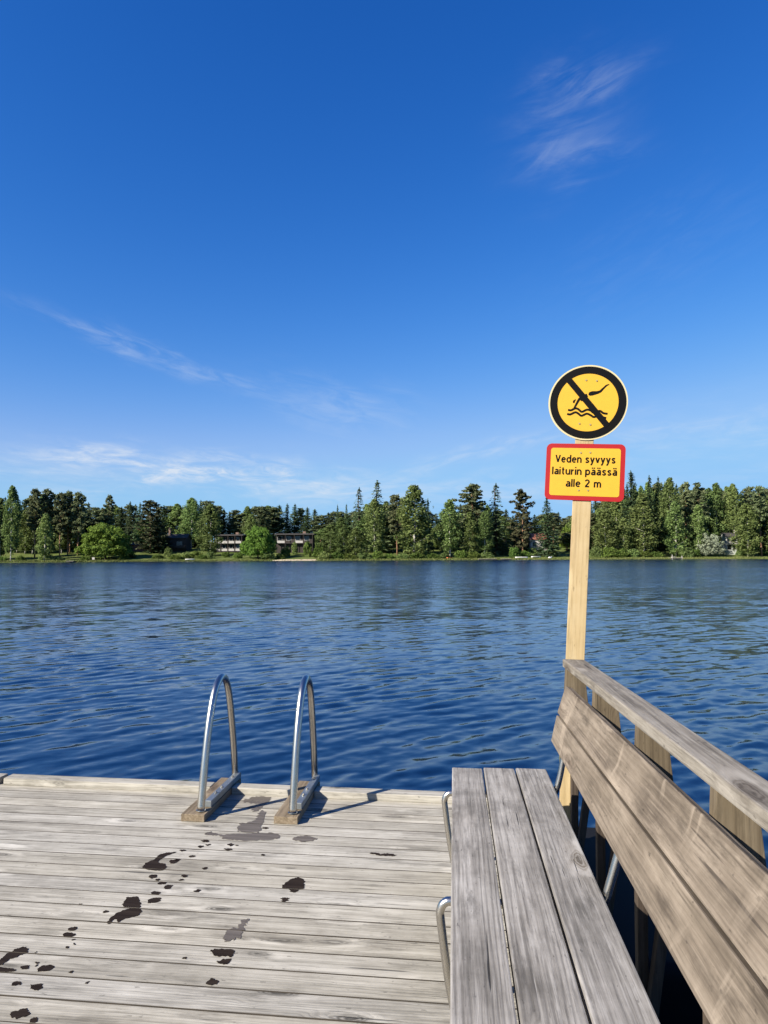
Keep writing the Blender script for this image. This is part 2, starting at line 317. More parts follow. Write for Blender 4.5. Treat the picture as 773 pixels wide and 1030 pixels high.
FILL=[
('pine', -233.0, 322, 29.4, 3.88),('birch', -232.2, 326, 28.5, 4.25),('spruce', -213.1, 303, 26.6, 4.59),('spruce', -213.2, 307, 27.7, 3.25),('spruce', -224.8, 327, 29.3, 3.61),('spruce', -215.9, 319, 27.5, 3.32),('spruce', -200.1, 300, 27.7, 4.67),('spruce', -201.0, 305, 25.8, 3.34),('spruce', -199.1, 306, 27.1, 4.25),('birch', -200.5, 312, 28.6, 4.84),('spruce', -195.4, 308, 27.6, 4.73),('spruce', -200.0, 319, 27.3, 4.26),('spruce', -190.6, 309, 28.6, 3.72),('spruce', -185.3, 305, 27.9, 3.87),('spruce', -187.3, 312, 26.3, 3.76),('pine', -177.9, 300, 27.0, 3.99),('birch', -178.7, 306, 28.0, 4.73),('spruce', -179.2, 311, 26.2, 4.78),('pine', -180.3, 318, 28.8, 4.02),('spruce', -183.7, 330, 27.9, 3.37),('spruce', -179.4, 329, 29.6, 4.44),('spruce', -166.1, 309, 26.4, 4.05),('spruce', -160.3, 304, 28.3, 3.18),('spruce', -155.7, 301, 26.0, 3.29),('pine', -156.5, 307, 27.7, 3.78),('spruce', -156.3, 313, 27.1, 3.94),('birch', -160.3, 326, 30.4, 4.18),('birch', -158.6, 328, 28.8, 3.53),('spruce', -142.4, 301, 27.4, 3.65),('spruce', -147.5, 319, 28.4, 4.87),('pine', -145.8, 323, 27.2, 4.13),('spruce', -134.7, 304, 25.7, 3.74),('pine', -137.1, 315, 24.2, 4.28),('spruce', -138.0, 325, 26.5, 3.76),('pine', -134.5, 324, 24.6, 4.7),('pine', -126.4, 311, 22.8, 4.46),('birch', -128.6, 324, 24.8, 4.14),('birch', -123.4, 320, 24.4, 4.93),('spruce', -117.0, 310, 23.4, 4.47),('pine', -118.0, 321, 25.4, 4.13),('spruce', -117.8, 330, 25.8, 3.95),('spruce', -113.2, 327, 23.7, 3.59),('spruce', -106.2, 316, 23.3, 4.1),('spruce', -102.3, 315, 24.1, 4.84),('spruce', -96.5, 305, 23.5, 4.32),('pine', -94.8, 309, 24.0, 4.74),('birch', -90.9, 306, 24.1, 4.8),('pine', -93.7, 324, 24.2, 3.57),('birch', -85.6, 307, 23.3, 4.8),('spruce', -85.4, 315, 26.8, 4.89),('spruce', -84.5, 321, 27.0, 3.85),('pine', -78.8, 311, 26.3, 4.39),('pine', -80.5, 327, 24.6, 4.87),('pine', -76.1, 319, 24.6, 3.26),('spruce', -73.2, 318, 22.8, 3.8),('spruce', -72.3, 326, 22.1, 4.04),('pine', -67.7, 319, 22.6, 3.45),('pine', -64.9, 319, 20.9, 4.95),('birch', -62.3, 318, 23.8, 3.38),('pine', -60.6, 328, 24.9, 4.46),('pine', -54.2, 309, 23.5, 3.49),('birch', -54.6, 329, 24.9, 5.1),('pine', -49.9, 315, 23.6, 4.92),('spruce', -47.3, 315, 24.2, 4.92),('spruce', -44.3, 319, 25.0, 3.41),('spruce', -41.6, 326, 25.4, 4.72),('pine', -39.1, 329, 24.0, 3.8),('spruce', -33.3, 304, 22.4, 3.51),('spruce', -31.3, 315, 22.2, 4.24),('pine', -27.0, 300, 18.9, 4.53),('spruce', -25.4, 319, 21.0, 4.48),('pine', -22.9, 321, 21.8, 3.85),('pine', -19.3, 317, 21.6, 3.18),('spruce', -15.5, 300, 18.7, 3.94),('pine', -14.1, 330, 22.3, 4.6),('pine', -10.4, 315, 21.5, 4.66),('birch', -7.9, 326, 25.0, 3.81),('spruce', -4.3, 313, 23.1, 4.37),('birch', -1.3, 304, 23.4, 4.62),('birch', 1.2, 310, 25.1, 3.98),('pine', 4.0, 302, 24.1, 4.42),('spruce', 7.5, 321, 23.6, 4.66),('spruce', 10.8, 312, 22.5, 4.86),('spruce', 14.3, 319, 24.2, 3.41),('spruce', 16.9, 309, 21.3, 3.33),('pine', 20.3, 313, 21.1, 4.22),('spruce', 22.9, 303, 17.0, 3.11),('birch', 27.2, 318, 20.7, 3.28),('pine', 29.1, 313, 19.3, 3.37),('birch', 33.2, 330, 22.4, 4.22),('spruce', 35.2, 318, 24.4, 3.72),('pine', 38.2, 317, 24.6, 4.88),('spruce', 42.5, 326, 26.2, 3.7),('pine', 46.0, 327, 23.9, 4.78),('birch', 44.8, 300, 22.6, 3.22),('spruce', 52.1, 327, 22.6, 3.34),('pine', 52.4, 314, 21.5, 3.84),('spruce', 55.8, 317, 21.9, 4.13),('spruce', 58.3, 313, 18.9, 4.82),('spruce', 64.6, 329, 19.7, 3.45),('spruce', 64.2, 311, 20.1, 4.22),('spruce', 67.5, 311, 19.1, 4.2),('pine', 72.9, 320, 19.9, 4.72),('birch', 74.6, 316, 19.3, 4.7),('pine', 73.5, 302, 19.6, 3.33),('spruce', 79.1, 315, 20.4, 3.5),('pine', 82.0, 313, 17.8, 3.75),('pine', 85.1, 314, 18.9, 3.72),('spruce', 91.1, 327, 22.1, 3.4),('pine', 88.5, 308, 24.1, 3.53),('spruce', 97.8, 328, 26.3, 3.34),('spruce', 91.6, 300, 26.7, 3.1),('pine', 102.5, 325, 28.9, 3.54),('spruce', 99.3, 305, 29.9, 3.47),('birch', 100.5, 302, 31.5, 3.42),('birch', 107.6, 314, 32.5, 3.7),('spruce', 107.1, 305, 31.2, 4.3),('spruce', 115.7, 320, 33.2, 4.92),('birch', 111.8, 301, 30.7, 3.02),('birch', 120.6, 317, 33.6, 3.25),('pine', 126.0, 322, 33.3, 4.95),('pine', 128.0, 321, 34.4, 4.07),('spruce', 122.5, 301, 30.9, 4.35),('pine', 136.2, 328, 33.4, 4.48),('spruce', 131.8, 312, 32.4, 4.03),('spruce', 130.4, 303, 31.5, 3.57),('spruce', 134.0, 306, 30.0, 4.56),('pine', 142.4, 318, 30.9, 4.06),('pine', 150.7, 329, 31.6, 4.65),('birch', 143.8, 307, 30.1, 4.52),('spruce', 154.9, 324, 31.9, 3.4),('pine', 146.9, 302, 29.6, 3.24),('birch', 157.6, 318, 31.6, 3.96),('spruce', 152.1, 301, 29.9, 4.22),('spruce', 155.7, 302, 27.5, 4.55),('spruce', 157.4, 300, 28.7, 4.32),('birch', 160.7, 300, 27.2, 3.23),('birch', 175.9, 323, 30.4, 4.99),('pine', 172.2, 312, 30.8, 4.57),('spruce', 172.9, 308, 31.0, 3.38),('spruce', 184.9, 324, 31.6, 3.36),('spruce', 176.6, 304, 30.2, 3.13),('pine', 188.8, 319, 28.8, 4.92),('pine', 185.7, 310, 29.1, 3.74),('spruce', 196.3, 323, 29.6, 4.76),('spruce', 199.3, 322, 29.3, 3.53),('pine', 194.3, 310, 27.3, 3.31),('spruce', 199.6, 314, 28.4, 3.92),('birch', 202.6, 315, 26.9, 4.11),('spruce', 209.6, 321, 29.5, 4.77),('spruce', 208.0, 315, 29.1, 4.19),('spruce', 206.5, 308, 27.2, 3.46),('spruce', 220.7, 324, 27.7, 3.9),('spruce', 222.0, 321, 27.8, 3.67),('spruce', 213.5, 304, 25.4, 3.74),('spruce', 216.6, 305, 25.6, 3.12),('birch', 233.6, 325, 27.6, 4.96),('birch', -208.5, 291, 21.9, 4.11),('pine', -204.5, 291, 22.4, 3.34),('pine', -202.0, 293, 20.3, 3.39),('birch', -197.7, 291, 21.6, 4.16),('birch', -194.2, 292, 22.0, 4.65),('spruce', -187.2, 288, 21.3, 4.61),('spruce', -182.1, 287, 20.5, 4.14),('spruce', -181.9, 292, 23.8, 3.93),('birch', -174.5, 287, 22.3, 4.8),('pine', -173.6, 293, 23.9, 4.61),('birch', -170.8, 296, 19.9, 4.55),('pine', -159.5, 284, 21.1, 3.39),('birch', -159.1, 289, 22.0, 3.31),('pine', -155.6, 289, 19.7, 4.32),('birch', -151.1, 287, 23.0, 3.44),('birch', -146.7, 285, 20.4, 3.38),('birch', -143.2, 284, 20.3, 3.61),('birch', -142.9, 291, 22.2, 4.03),('pine', -139.4, 292, 22.6, 3.81),('birch', -131.3, 284, 21.9, 3.3),('pine', -128.0, 284, 20.1, 3.77),('birch', -126.8, 290, 18.4, 3.42),('spruce', -124.9, 293, 19.8, 4.77),('pine', -122.2, 295, 15.8, 4.41),('spruce', -114.0, 284, 19.6, 4.34),('birch', -100.4, 294, 16.9, 4.71),('spruce', -93.4, 286, 19.4, 4.6),('birch', -55.0, 289, 18.3, 3.31),('spruce', -51.4, 294, 18.1, 4.94),('birch', -25.4, 295, 13.0, 4.45),('spruce', -21.2, 296, 15.6, 3.95),('birch', -17.5, 286, 16.7, 3.96),('spruce', -14.4, 291, 17.0, 4.93),('pine', -10.9, 297, 16.4, 4.05),('birch', -7.2, 283, 17.6, 4.55),('pine', -3.1, 287, 18.9, 3.31),('birch', 0.7, 286, 17.4, 3.4),('birch', 3.9, 287, 21.4, 4.13),('birch', 7.8, 289, 17.6, 3.39),('birch', 12.1, 293, 15.4, 4.92),('spruce', 16.2, 294, 18.1, 4.07),('birch', 20.0, 296, 12.2, 4.02),('birch', 23.6, 289, 14.8, 4.59),('spruce', 27.9, 289, 12.8, 3.66),('pine', 31.5, 293, 17.1, 3.83),('pine', 35.5, 293, 16.7, 3.48),('birch', 37.8, 283, 15.9, 3.55),('birch', 42.1, 285, 15.0, 4.23),('spruce', 45.4, 283, 13.7, 4.75),('birch', 49.9, 293, 17.5, 3.57),('pine', 54.2, 297, 16.6, 4.27),('spruce', 56.8, 289, 15.0, 3.48),('pine', 74.3, 283, 10.3, 3.46),('birch', 81.0, 294, 17.4, 4.17),('spruce', 83.2, 291, 16.0, 4.02),('pine', 87.3, 291, 18.6, 3.42),('birch', 90.6, 291, 20.2, 4.62),('birch', 95.9, 297, 26.4, 3.6),('birch', 96.9, 289, 23.8, 4.85),('birch', 102.8, 293, 24.6, 4.34),('birch', 105.5, 292, 28.8, 3.69),('birch', 107.9, 289, 25.0, 3.92),('birch', 112.2, 292, 28.7, 3.34),('birch', 112.3, 284, 27.7, 4.45),('pine', 120.6, 296, 26.7, 3.96),('pine', 124.0, 296, 24.5, 3.83),('birch', 122.7, 286, 25.1, 4.3),('birch', 129.4, 292, 22.4, 4.73),('spruce', 128.9, 284, 21.7, 3.82),('spruce', 135.9, 293, 23.4, 4.37),('spruce', 138.4, 289, 26.2, 3.98),('pine', 152.9, 294, 23.3, 4.53),('spruce', 152.2, 287, 25.2, 4.45),('spruce', 156.2, 287, 21.1, 4.39),('birch', 157.0, 283, 24.6, 3.72),('birch', 165.2, 290, 23.6, 4.81),('pine', 169.9, 292, 21.3, 3.86),('spruce', 173.8, 293, 25.0, 5.01),('birch', 175.6, 290, 24.4, 3.54),('birch', 174.5, 283, 19.9, 3.79),('birch', 186.3, 297, 22.4, 4.25),('pine', 188.4, 295, 21.5, 4.08),('birch', 186.6, 287, 22.5, 3.46),('birch', 188.1, 284, 21.0, 4.4),('spruce', 192.5, 284, 19.6, 3.43),('birch', 194.9, 283, 18.6, 4.18),('birch', 207.4, 295, 22.3, 3.94),('birch', 205.1, 287, 18.1, 4.73),('birch', 205.9, 284, 19.9, 4.66),]
SHRUBS=[(-97.9, 262, 2.62, 2.25),(-97.1, 268, 2.3, 1.91),(-84.1, 272, 1.94, 3.89),(-85.4, 264, 3.02, 1.89),(-78.0, 262, 3.37, 2.25),(-75.4, 266, 2.66, 2.66),(-71.6, 266, 3.42, 3.04),(-67.6, 262, 2.62, 1.87),(-65.3, 262, 2.25, 2.99),(-60.2, 266, 2.28, 2.28),(-54.8, 262, 2.25, 2.62),(-42.9, 258, 3.32, 2.95),(-38.7, 262, 2.99, 2.25),(-38.0, 270, 2.31, 4.63),(-35.2, 275, 1.57, 5.5),(-29.3, 268, 2.3, 6.51),(-24.1, 262, 3.37, 5.99),(-21.8, 256, 2.93, 2.93),(-17.1, 257, 3.3, 2.94),(-12.7, 257, 2.94, 2.57),(-7.5, 257, 3.3, 2.94),(-2.4, 256, 2.93, 3.29),(2.0, 258, 2.58, 2.21),(6.8, 257, 2.94, 2.2),(12.3, 257, 3.67, 2.57),(18.2, 258, 2.95, 2.58),(22.6, 261, 2.61, 2.24),(28.5, 257, 3.3, 3.3),(32.9, 257, 3.3, 2.94),(38.1, 258, 2.95, 2.58),(49.0, 261, 2.98, 4.47),(53.4, 264, 2.26, 3.02),(57.2, 268, 2.68, 3.45),(61.1, 270, 2.31, 2.7),(65.2, 266, 1.9, 2.28),(78.7, 258, 2.95, 4.42),(82.8, 257, 3.67, 4.41),(87.2, 257, 3.67, 4.04),(91.6, 257, 3.3, 3.3),(96.0, 257, 2.94, 2.57),(100.8, 258, 3.32, 2.58),(111.9, 258, 3.32, 4.42),(116.0, 259, 2.59, 3.33),(-109.6, 257, 2.94, 1.84),(-120.3, 258, 2.58, 1.47),(-134.3, 258, 2.21, 2.21),(-141.0, 258, 2.21, 1.84),(137.3, 268, 2.3, 2.3),(145.0, 266, 2.66, 1.9)]
# ------------------------------------------------------------------ sun, sky, camera
SUN_DIR = Vector((-1.2, -1.0, 1.0)).normalized()           # towards the sun: behind the left shoulder
SUN_EL = math.asin(SUN_DIR.z); SUN_AZ = math.atan2(SUN_DIR.x, SUN_DIR.y)
sun = bpy.data.lights.new('sun', 'SUN'); sun.energy = SUN_E; sun.angle = R(.53); sun.color = SUN_C
so = link(bpy.data.objects.new('sun', sun)); so.rotation_euler = (-SUN_DIR).to_track_quat('-Z', 'Y').to_euler()
so.location = SUN_DIR * 60
w = bpy.data.worlds.new('World'); sc.world = w; w.use_nodes = True
t = NT(w.node_tree); bg = t.N['Background']
sky = t.new('ShaderNodeTexSky', sky_type='NISHITA'); sky.sun_disc = False
sky.sun_elevation = SUN_EL; sky.sun_rotation = SUN_AZ
sky.altitude = 120; sky.air_density = 1.0; sky.dust_density = .25; sky.ozone_density = 3.0
hs = t.new('ShaderNodeHueSaturation'); hs.inputs['Saturation'].default_value = SKY_SAT
t.L.new(sky.outputs[0], hs.inputs['Color'])
sv = t.new('ShaderNodeSeparateColor'); t.L.new(t.vmath('SCALE', hs.outputs[0], SKY_STR), sv.inputs[0])
gm = t.new('ShaderNodeCombineColor')                    # deeper, more saturated northern summer blue
for i, (k_, g_, cap) in enumerate(SKY_GRADE):
    t.put(gm.inputs[i], t.math('DIVIDE', t.math('SMOOTH_MIN', t.math('MULTIPLY', t.math('POWER', sv.outputs[i], g_), k_), cap, cap * .7), SKY_STR))
tcw = t.new('ShaderNodeTexCoord').outputs['Generated']
sp = t.new('ShaderNodeSeparateXYZ'); t.L.new(tcw, sp.inputs[0])
az = t.math('MULTIPLY', t.math('ARCTAN2', sp.outputs[0], sp.outputs[1]), 180 / math.pi)
el = t.math('MULTIPLY', t.math('ARCSINE', sp.outputs[2]), 180 / math.pi)
# cirrus wisps: (azimuth, elevation, tilt in degrees, half length, half width, strength, streakiness)
WISPS = [(-26.6, 16.2, -15, 6.2, .7, .26, .8), (-19, 14.0, -13, 5.0, .55, .2, 1.0), (-9.5, 12.4, -9, 6.0, 1.6, .2, .7),
         (-21, 6.7, -3.5, 11, 1.0, 1.25, .9), (-27, 7.1, -4, 6, .7, .45, 1.2), (-33, 6.4, -3, 8, .7, .25, 1.0),
         (11.0, 33.7, 9, 4.2, 1.3, .24, .42), (9.6, 31.4, 12, 4.2, 2.4, .11, .3), (10.4, 29.2, 6, 4.0, .9, .20, .45), (8.0, 29.9, 25, 2.6, .7, .14, .5), 
         (2.5, 8.3, 13, 7.5, .5, .36, 1.0), (19, 9.3, 2, 11, 1.5, .26, .8), (27, 7.5, -4, 9, 1.2, .22, 1.0),
         (-8.5, 5.1, 2, 8, 1.1, .55, .7), (-29, 4.9, 0, 4, .7, .5, .7), (3, 5.3, 0, 12, .9, .4, .7), (20, 5.2, 0, 12, 1.0, .2, .7), (16, 22, 20, 9, 3, .03, .8)]
tot = None
for i, (a0, e0, tl, hl, hw, st, sk) in enumerate(WISPS):
    da = t.math('SUBTRACT', az, a0); de = t.math('SUBTRACT', el, e0)
    c, s = math.cos(R(tl)), math.sin(R(tl))
    u = t.math('ADD', t.math('MULTIPLY', da, c), t.math('MULTIPLY', de, s))
    v = t.math('SUBTRACT', t.math('MULTIPLY', de, c), t.math('MULTIPLY', da, s))
    cb = t.new('ShaderNodeCombineXYZ'); t.put(cb.inputs[0], u); t.put(cb.inputs[1], v); cb.inputs[2].default_value = i * 7.7
    big = t.noise(t.vmath('MULTIPLY', cb.outputs[0], (.22, .5, 1)), 1, 3, .5)
    v2 = t.math('ADD', v, t.math('MULTIPLY', t.math('SUBTRACT', big, .5), hw * 4.0))
    g = t.math('ADD', t.math('POWER', t.math('ABSOLUTE', t.math('DIVIDE', u, hl)), 2.4), t.math('POWER', t.math('ABSOLUTE', t.math('DIVIDE', v2, hw)), 1.8))
    g = t.math('EXPONENT', t.math('MULTIPLY', g, -1.0))
    nz = t.noise(t.vmath('MULTIPLY', cb.outputs[0], (.35 * sk, 1.5 * sk, 1)), 1, 7, .62, .7)
    g = t.math('MULTIPLY', t.math('MULTIPLY', g, t.smooth(nz, .34, .74)), st)
    tot = g if tot is None else t.math('ADD', tot, g)
lp = t.mix(t.math('MINIMUM', tot, .9), gm.outputs[0], CLOUD)
t.L.new(lp, bg.inputs['Color']); bg.inputs['Strength'].default_value = SKY_STR
cam = bpy.data.cameras.new('camera'); co = link(bpy.data.objects.new('camera', cam)); sc.camera = co
cam.sensor_fit = 'VERTICAL'; cam.sensor_height = 24; cam.sensor_width = 18; cam.lens = 24 * 700 / 1030
cam.clip_start = .05; cam.clip_end = 6000
B = Matrix(((0.9949903666, 0.0110781962, 0.0993551404), (0.0998462065, -0.0605092488, -0.9931612990), (-0.0049905307, 0.9981061588, -0.0613122355)))
co.matrix_world = Matrix.Translation((0, 0, 1.6)) @ B.to_4x4()
sc.view_settings.view_transform = 'Standard'; sc.view_settings.look = 'None'; sc.view_settings.gamma = 1; sc.view_settings.use_curve_mapping = False
sc.view_settings.exposure = EXPOSURE
w.cycles.sampling_method = 'MANUAL'; w.cycles.sample_map_resolution = 512
sc.cycles.use_denoising = True
sc.cycles.max_bounces = 5; sc.cycles.diffuse_bounces = 4; sc.cycles.glossy_bounces = 3; sc.cycles.use_adaptive_sampling = True; sc.cycles.adaptive_threshold = .02; sc.cycles.caustics_reflective = False; sc.cycles.caustics_refractive = False
sc.cycles.sample_clamp_indirect = 4
# ------------------------------------------------------------------ materials of the dock
M_DECK = wood('weathered_decking', 'x', (.20, .184, .152), (.365, .343, .292), (.50, .475, .415), (.13, .118, .096), streak=.24, isl=.10, knotden=1.25, crack=.7, fibre=.8)
M_SEAT = wood('weathered_seat_wood', 'y', (.115, .107, .096), (.255, .24, .221), (.41, .393, .37), (.22, .18, .13), streak=.5, isl=.10, knotden=.9, crack=.9, stain=.35)
M_BACK = wood('brown_backrest_wood', 'y', (.078, .061, .044), (.160, .129, .096), (.265, .220, .170), (.085, .058, .037), streak=.5, isl=.16, knotden=1.0, scratch=.3, crack=.6, fibre=.55)
M_RAIL = wood('grey_rail_wood', 'y', (.12, .104, .082), (.215, .192, .157), (.31, .285, .245), (.13, .10, .07), streak=.34, isl=.08, crack=.7, stain=.5)
M_BRK = wood('support_wood', 'z', (.080, .060, .036), (.125, .097, .061), (.175, .142, .095), (.07, .045, .026), streak=.35, isl=.1, fibre=.5)
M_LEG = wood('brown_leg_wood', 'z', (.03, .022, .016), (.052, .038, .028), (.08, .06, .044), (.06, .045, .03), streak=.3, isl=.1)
M_PINE = wood('new_pine', 'z', (.33, .245, .12), (.395, .30, .16), (.46, .37, .225), (.25, .14, .05), streak=.2, isl=.0, knotden=.9, crack=.25, along=.8, fibre=.25)
M_ALGAE = wood('algae_wood', 'z', (.08, .08, .035), (.13, .13, .06), (.18, .17, .09), (.07, .06, .035), streak=.25, isl=.1)
M_LADW = wood('mounting_wood', 'y', (.13, .098, .062), (.215, .168, .112), (.29, .235, .165), (.12, .08, .05), streak=.25, isl=.08)
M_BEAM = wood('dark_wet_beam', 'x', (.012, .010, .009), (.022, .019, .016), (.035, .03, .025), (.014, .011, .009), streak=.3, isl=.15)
M_FLOAT = plain('black_plastic_float', (.006, .006, .007), .75, 0, .2, 3, .15)
M_STEEL = plain('brushed_stainless', (.50, .475, .43), .27, 1.0, .08, 9)
M_GALV = plain('galvanised_steel', (.26, .285, .30), .5, .85, .2, 14)
M_WET, t, p = material('wet_wood')
tc = t.new('ShaderNodeTexCoord').outputs['Object']
c = t.ramp(t.noise(t.vmath('MULTIPLY', tc, (2, 30, 30)), 1, 5), [(.3, (.010, .0065, .0048)), (.7, (.026, .019, .0145))])
t.L.new(c, p.inputs['Base Color']); p.inputs['Roughness'].default_value = .7; p.inputs['Specular IOR Level'].default_value = .06
M_DAMP, t, p = material('drying_wood')
tc = t.new('ShaderNodeTexCoord').outputs['Object']
c = t.ramp(t.noise(t.vmath('MULTIPLY', tc, (2, 30, 30)), 1, 5), [(.3, (.060, .051, .044)), (.7, (.125, .110, .096))])
t.L.new(c, p.inputs['Base Color']); p.inputs['Roughness'].default_value = .6; p.inputs['Specular IOR Level'].default_value = .2

# ------------------------------------------------------------------ dock
PITCH, GAP, LINE0 = .1367, .005, 4.465
dock = empty('swimming_dock', (0, 3, 0), 'pale weathered plank dock with damp footprints, floating on the dark blue lake', 'dock', dock=True)
def dp(name, bm, mat, smooth=False, parent=None):
    for v in bm.verts: v.co -= Vector((0, 3, 0))
    return mesh_obj(name, bm, mat, parent or dock, smooth)
bm = bmesh.new()
ks = range(-43, 4)
for k in ks:
    y0 = LINE0 + k * PITCH + GAP / 2 * random.uniform(.6, 1.5); y1 = LINE0 + (k + 1) * PITCH - GAP / 2 * random.uniform(.6, 1.5)
    if k == 3: y1 = 4.935
    dz = random.uniform(-.0006, .0003)
    xs = sorted([-6.2, .62] + ([random.uniform(-5.6, -3.6)] if k % 2 else []))
    for a, b in zip(xs, xs[1:]):
        box(bm, a + .002, b - .002, y0, y1, -.045 + dz, dz, .0016, seg=1)
dk = dp('decking', bm, M_DECK)
M_EDGE = plain('grimy_shaded_edge', (.035, .028, .02), .9, 0, .4, 6)  # grime taken to near-black, painting the gaps' shade onto the board sides
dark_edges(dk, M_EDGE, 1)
for a, b in ((-6.2, -3.262), (-3.225, -1.692), (-1.538, -1.110), (-.956, .64)):
    bm = bmesh.new(); box(bm, a, b, 4.842, 4.95, -.0005, .048, .005); dp('edge_curb', bm, M_DECK)
bm = bmesh.new(); box(bm, -6.2, .645, 4.952, 4.992, -.20, -.002, .004); dp('fascia_board', bm, M_LADW)
for y in (-1.2, .6, 2.4, 3.6, 4.75):
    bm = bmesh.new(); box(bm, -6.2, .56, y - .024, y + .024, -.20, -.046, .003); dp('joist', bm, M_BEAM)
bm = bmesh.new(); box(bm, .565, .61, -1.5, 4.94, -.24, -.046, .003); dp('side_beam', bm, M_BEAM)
for x0, x1, y0, y1 in ((-5.8, -4.6, -1.4, 4.4), (-3.4, -2.0, -1.4, 4.4), (-.9, .5, -1.4, 4.4), (.68, 1.22, 3.22, 4.85), (.68, 1.22, .6, 2.62)):  # last two, outside the deck, are added to blacken the gap behind the bench
    bm = bmesh.new(); box(bm, x0, x1, y0, y1, -.62, -.25 if x0 < .6 else -.10, .06, seg=4); dp('pontoon', bm, M_FLOAT, True)

# ------------------------------------------------------------------ wet footprints
def wet(name, polys, label, cat, mat, seed, group=None, kind=None):
    amp = 2.0 if mat is M_DAMP else 1.0
    cx = sum(q[0] for p_ in polys for q in p_) / sum(len(p_) for p_ in polys); cy = sum(q[1] for p_ in polys for q in p_) / sum(len(p_) for p_ in polys)
    bm = bmesh.new()
    for p_ in polys:
        P = [Vector((q[0], q[1], 0)) for q in p_]
        n = len(P); pts = []
        for i in range(n):
            a, b, c_, d = P[i - 1], P[i], P[(i + 1) % n], P[(i + 2) % n]
            for k in range(9):
                u = k / 9
                q = .5 * ((2 * b) + (c_ - a) * u + (2 * a - 5 * b + 4 * c_ - d) * u * u + (3 * b - a - 3 * c_ + d) * u ** 3)
                q = q + Vector((mnoise.noise(q * 60 + Vector((seed, 0, 0))), mnoise.noise(q * 60 + Vector((0, seed, 0))), 0)) * (.009 * amp)
                q = q + Vector((mnoise.noise(q * 210 + Vector((seed, 3, 0))), mnoise.noise(q * 210 + Vector((5, seed, 0))), 0)) * (.006 * amp)
                pts.append(q)
        vs = [bm.verts.new((q.x, q.y, 0)) for q in pts]
        try: bm.faces.new(vs)
        except ValueError: pass
    bmesh.ops.triangulate(bm, faces=bm.faces[:])
    ys = [v.co.y for v in bm.verts]
    for k in range(-20, 5):
        yl = LINE0 + k * PITCH
        if min(ys) - .01 < yl < max(ys) + .01:
            for yy in (yl - GAP * .6, yl + GAP * .6):
                bmesh.ops.bisect_plane(bm, geom=bm.verts[:] + bm.edges[:] + bm.faces[:], plane_co=(0, yy, 0), plane_no=(0, 1, 0))
            bmesh.ops.delete(bm, geom=[f for f in bm.faces if abs(f.calc_center_median().y - yl) < GAP * .6], context='FACES')
    for v in bm.verts: v.co -= Vector((cx, cy, 0))
    for f in bm.faces:
        if f.normal.z < 0: f.normal_flip()
    me = bpy.data.meshes.new(name); bm.to_mesh(me); bm.free(); me.materials.append(mat)
    o = link(bpy.data.objects.new(name, me)); o.matrix_world = DOCK @ Matrix.Translation((cx, cy, .0014))
    tag(o, label, cat, group, kind)
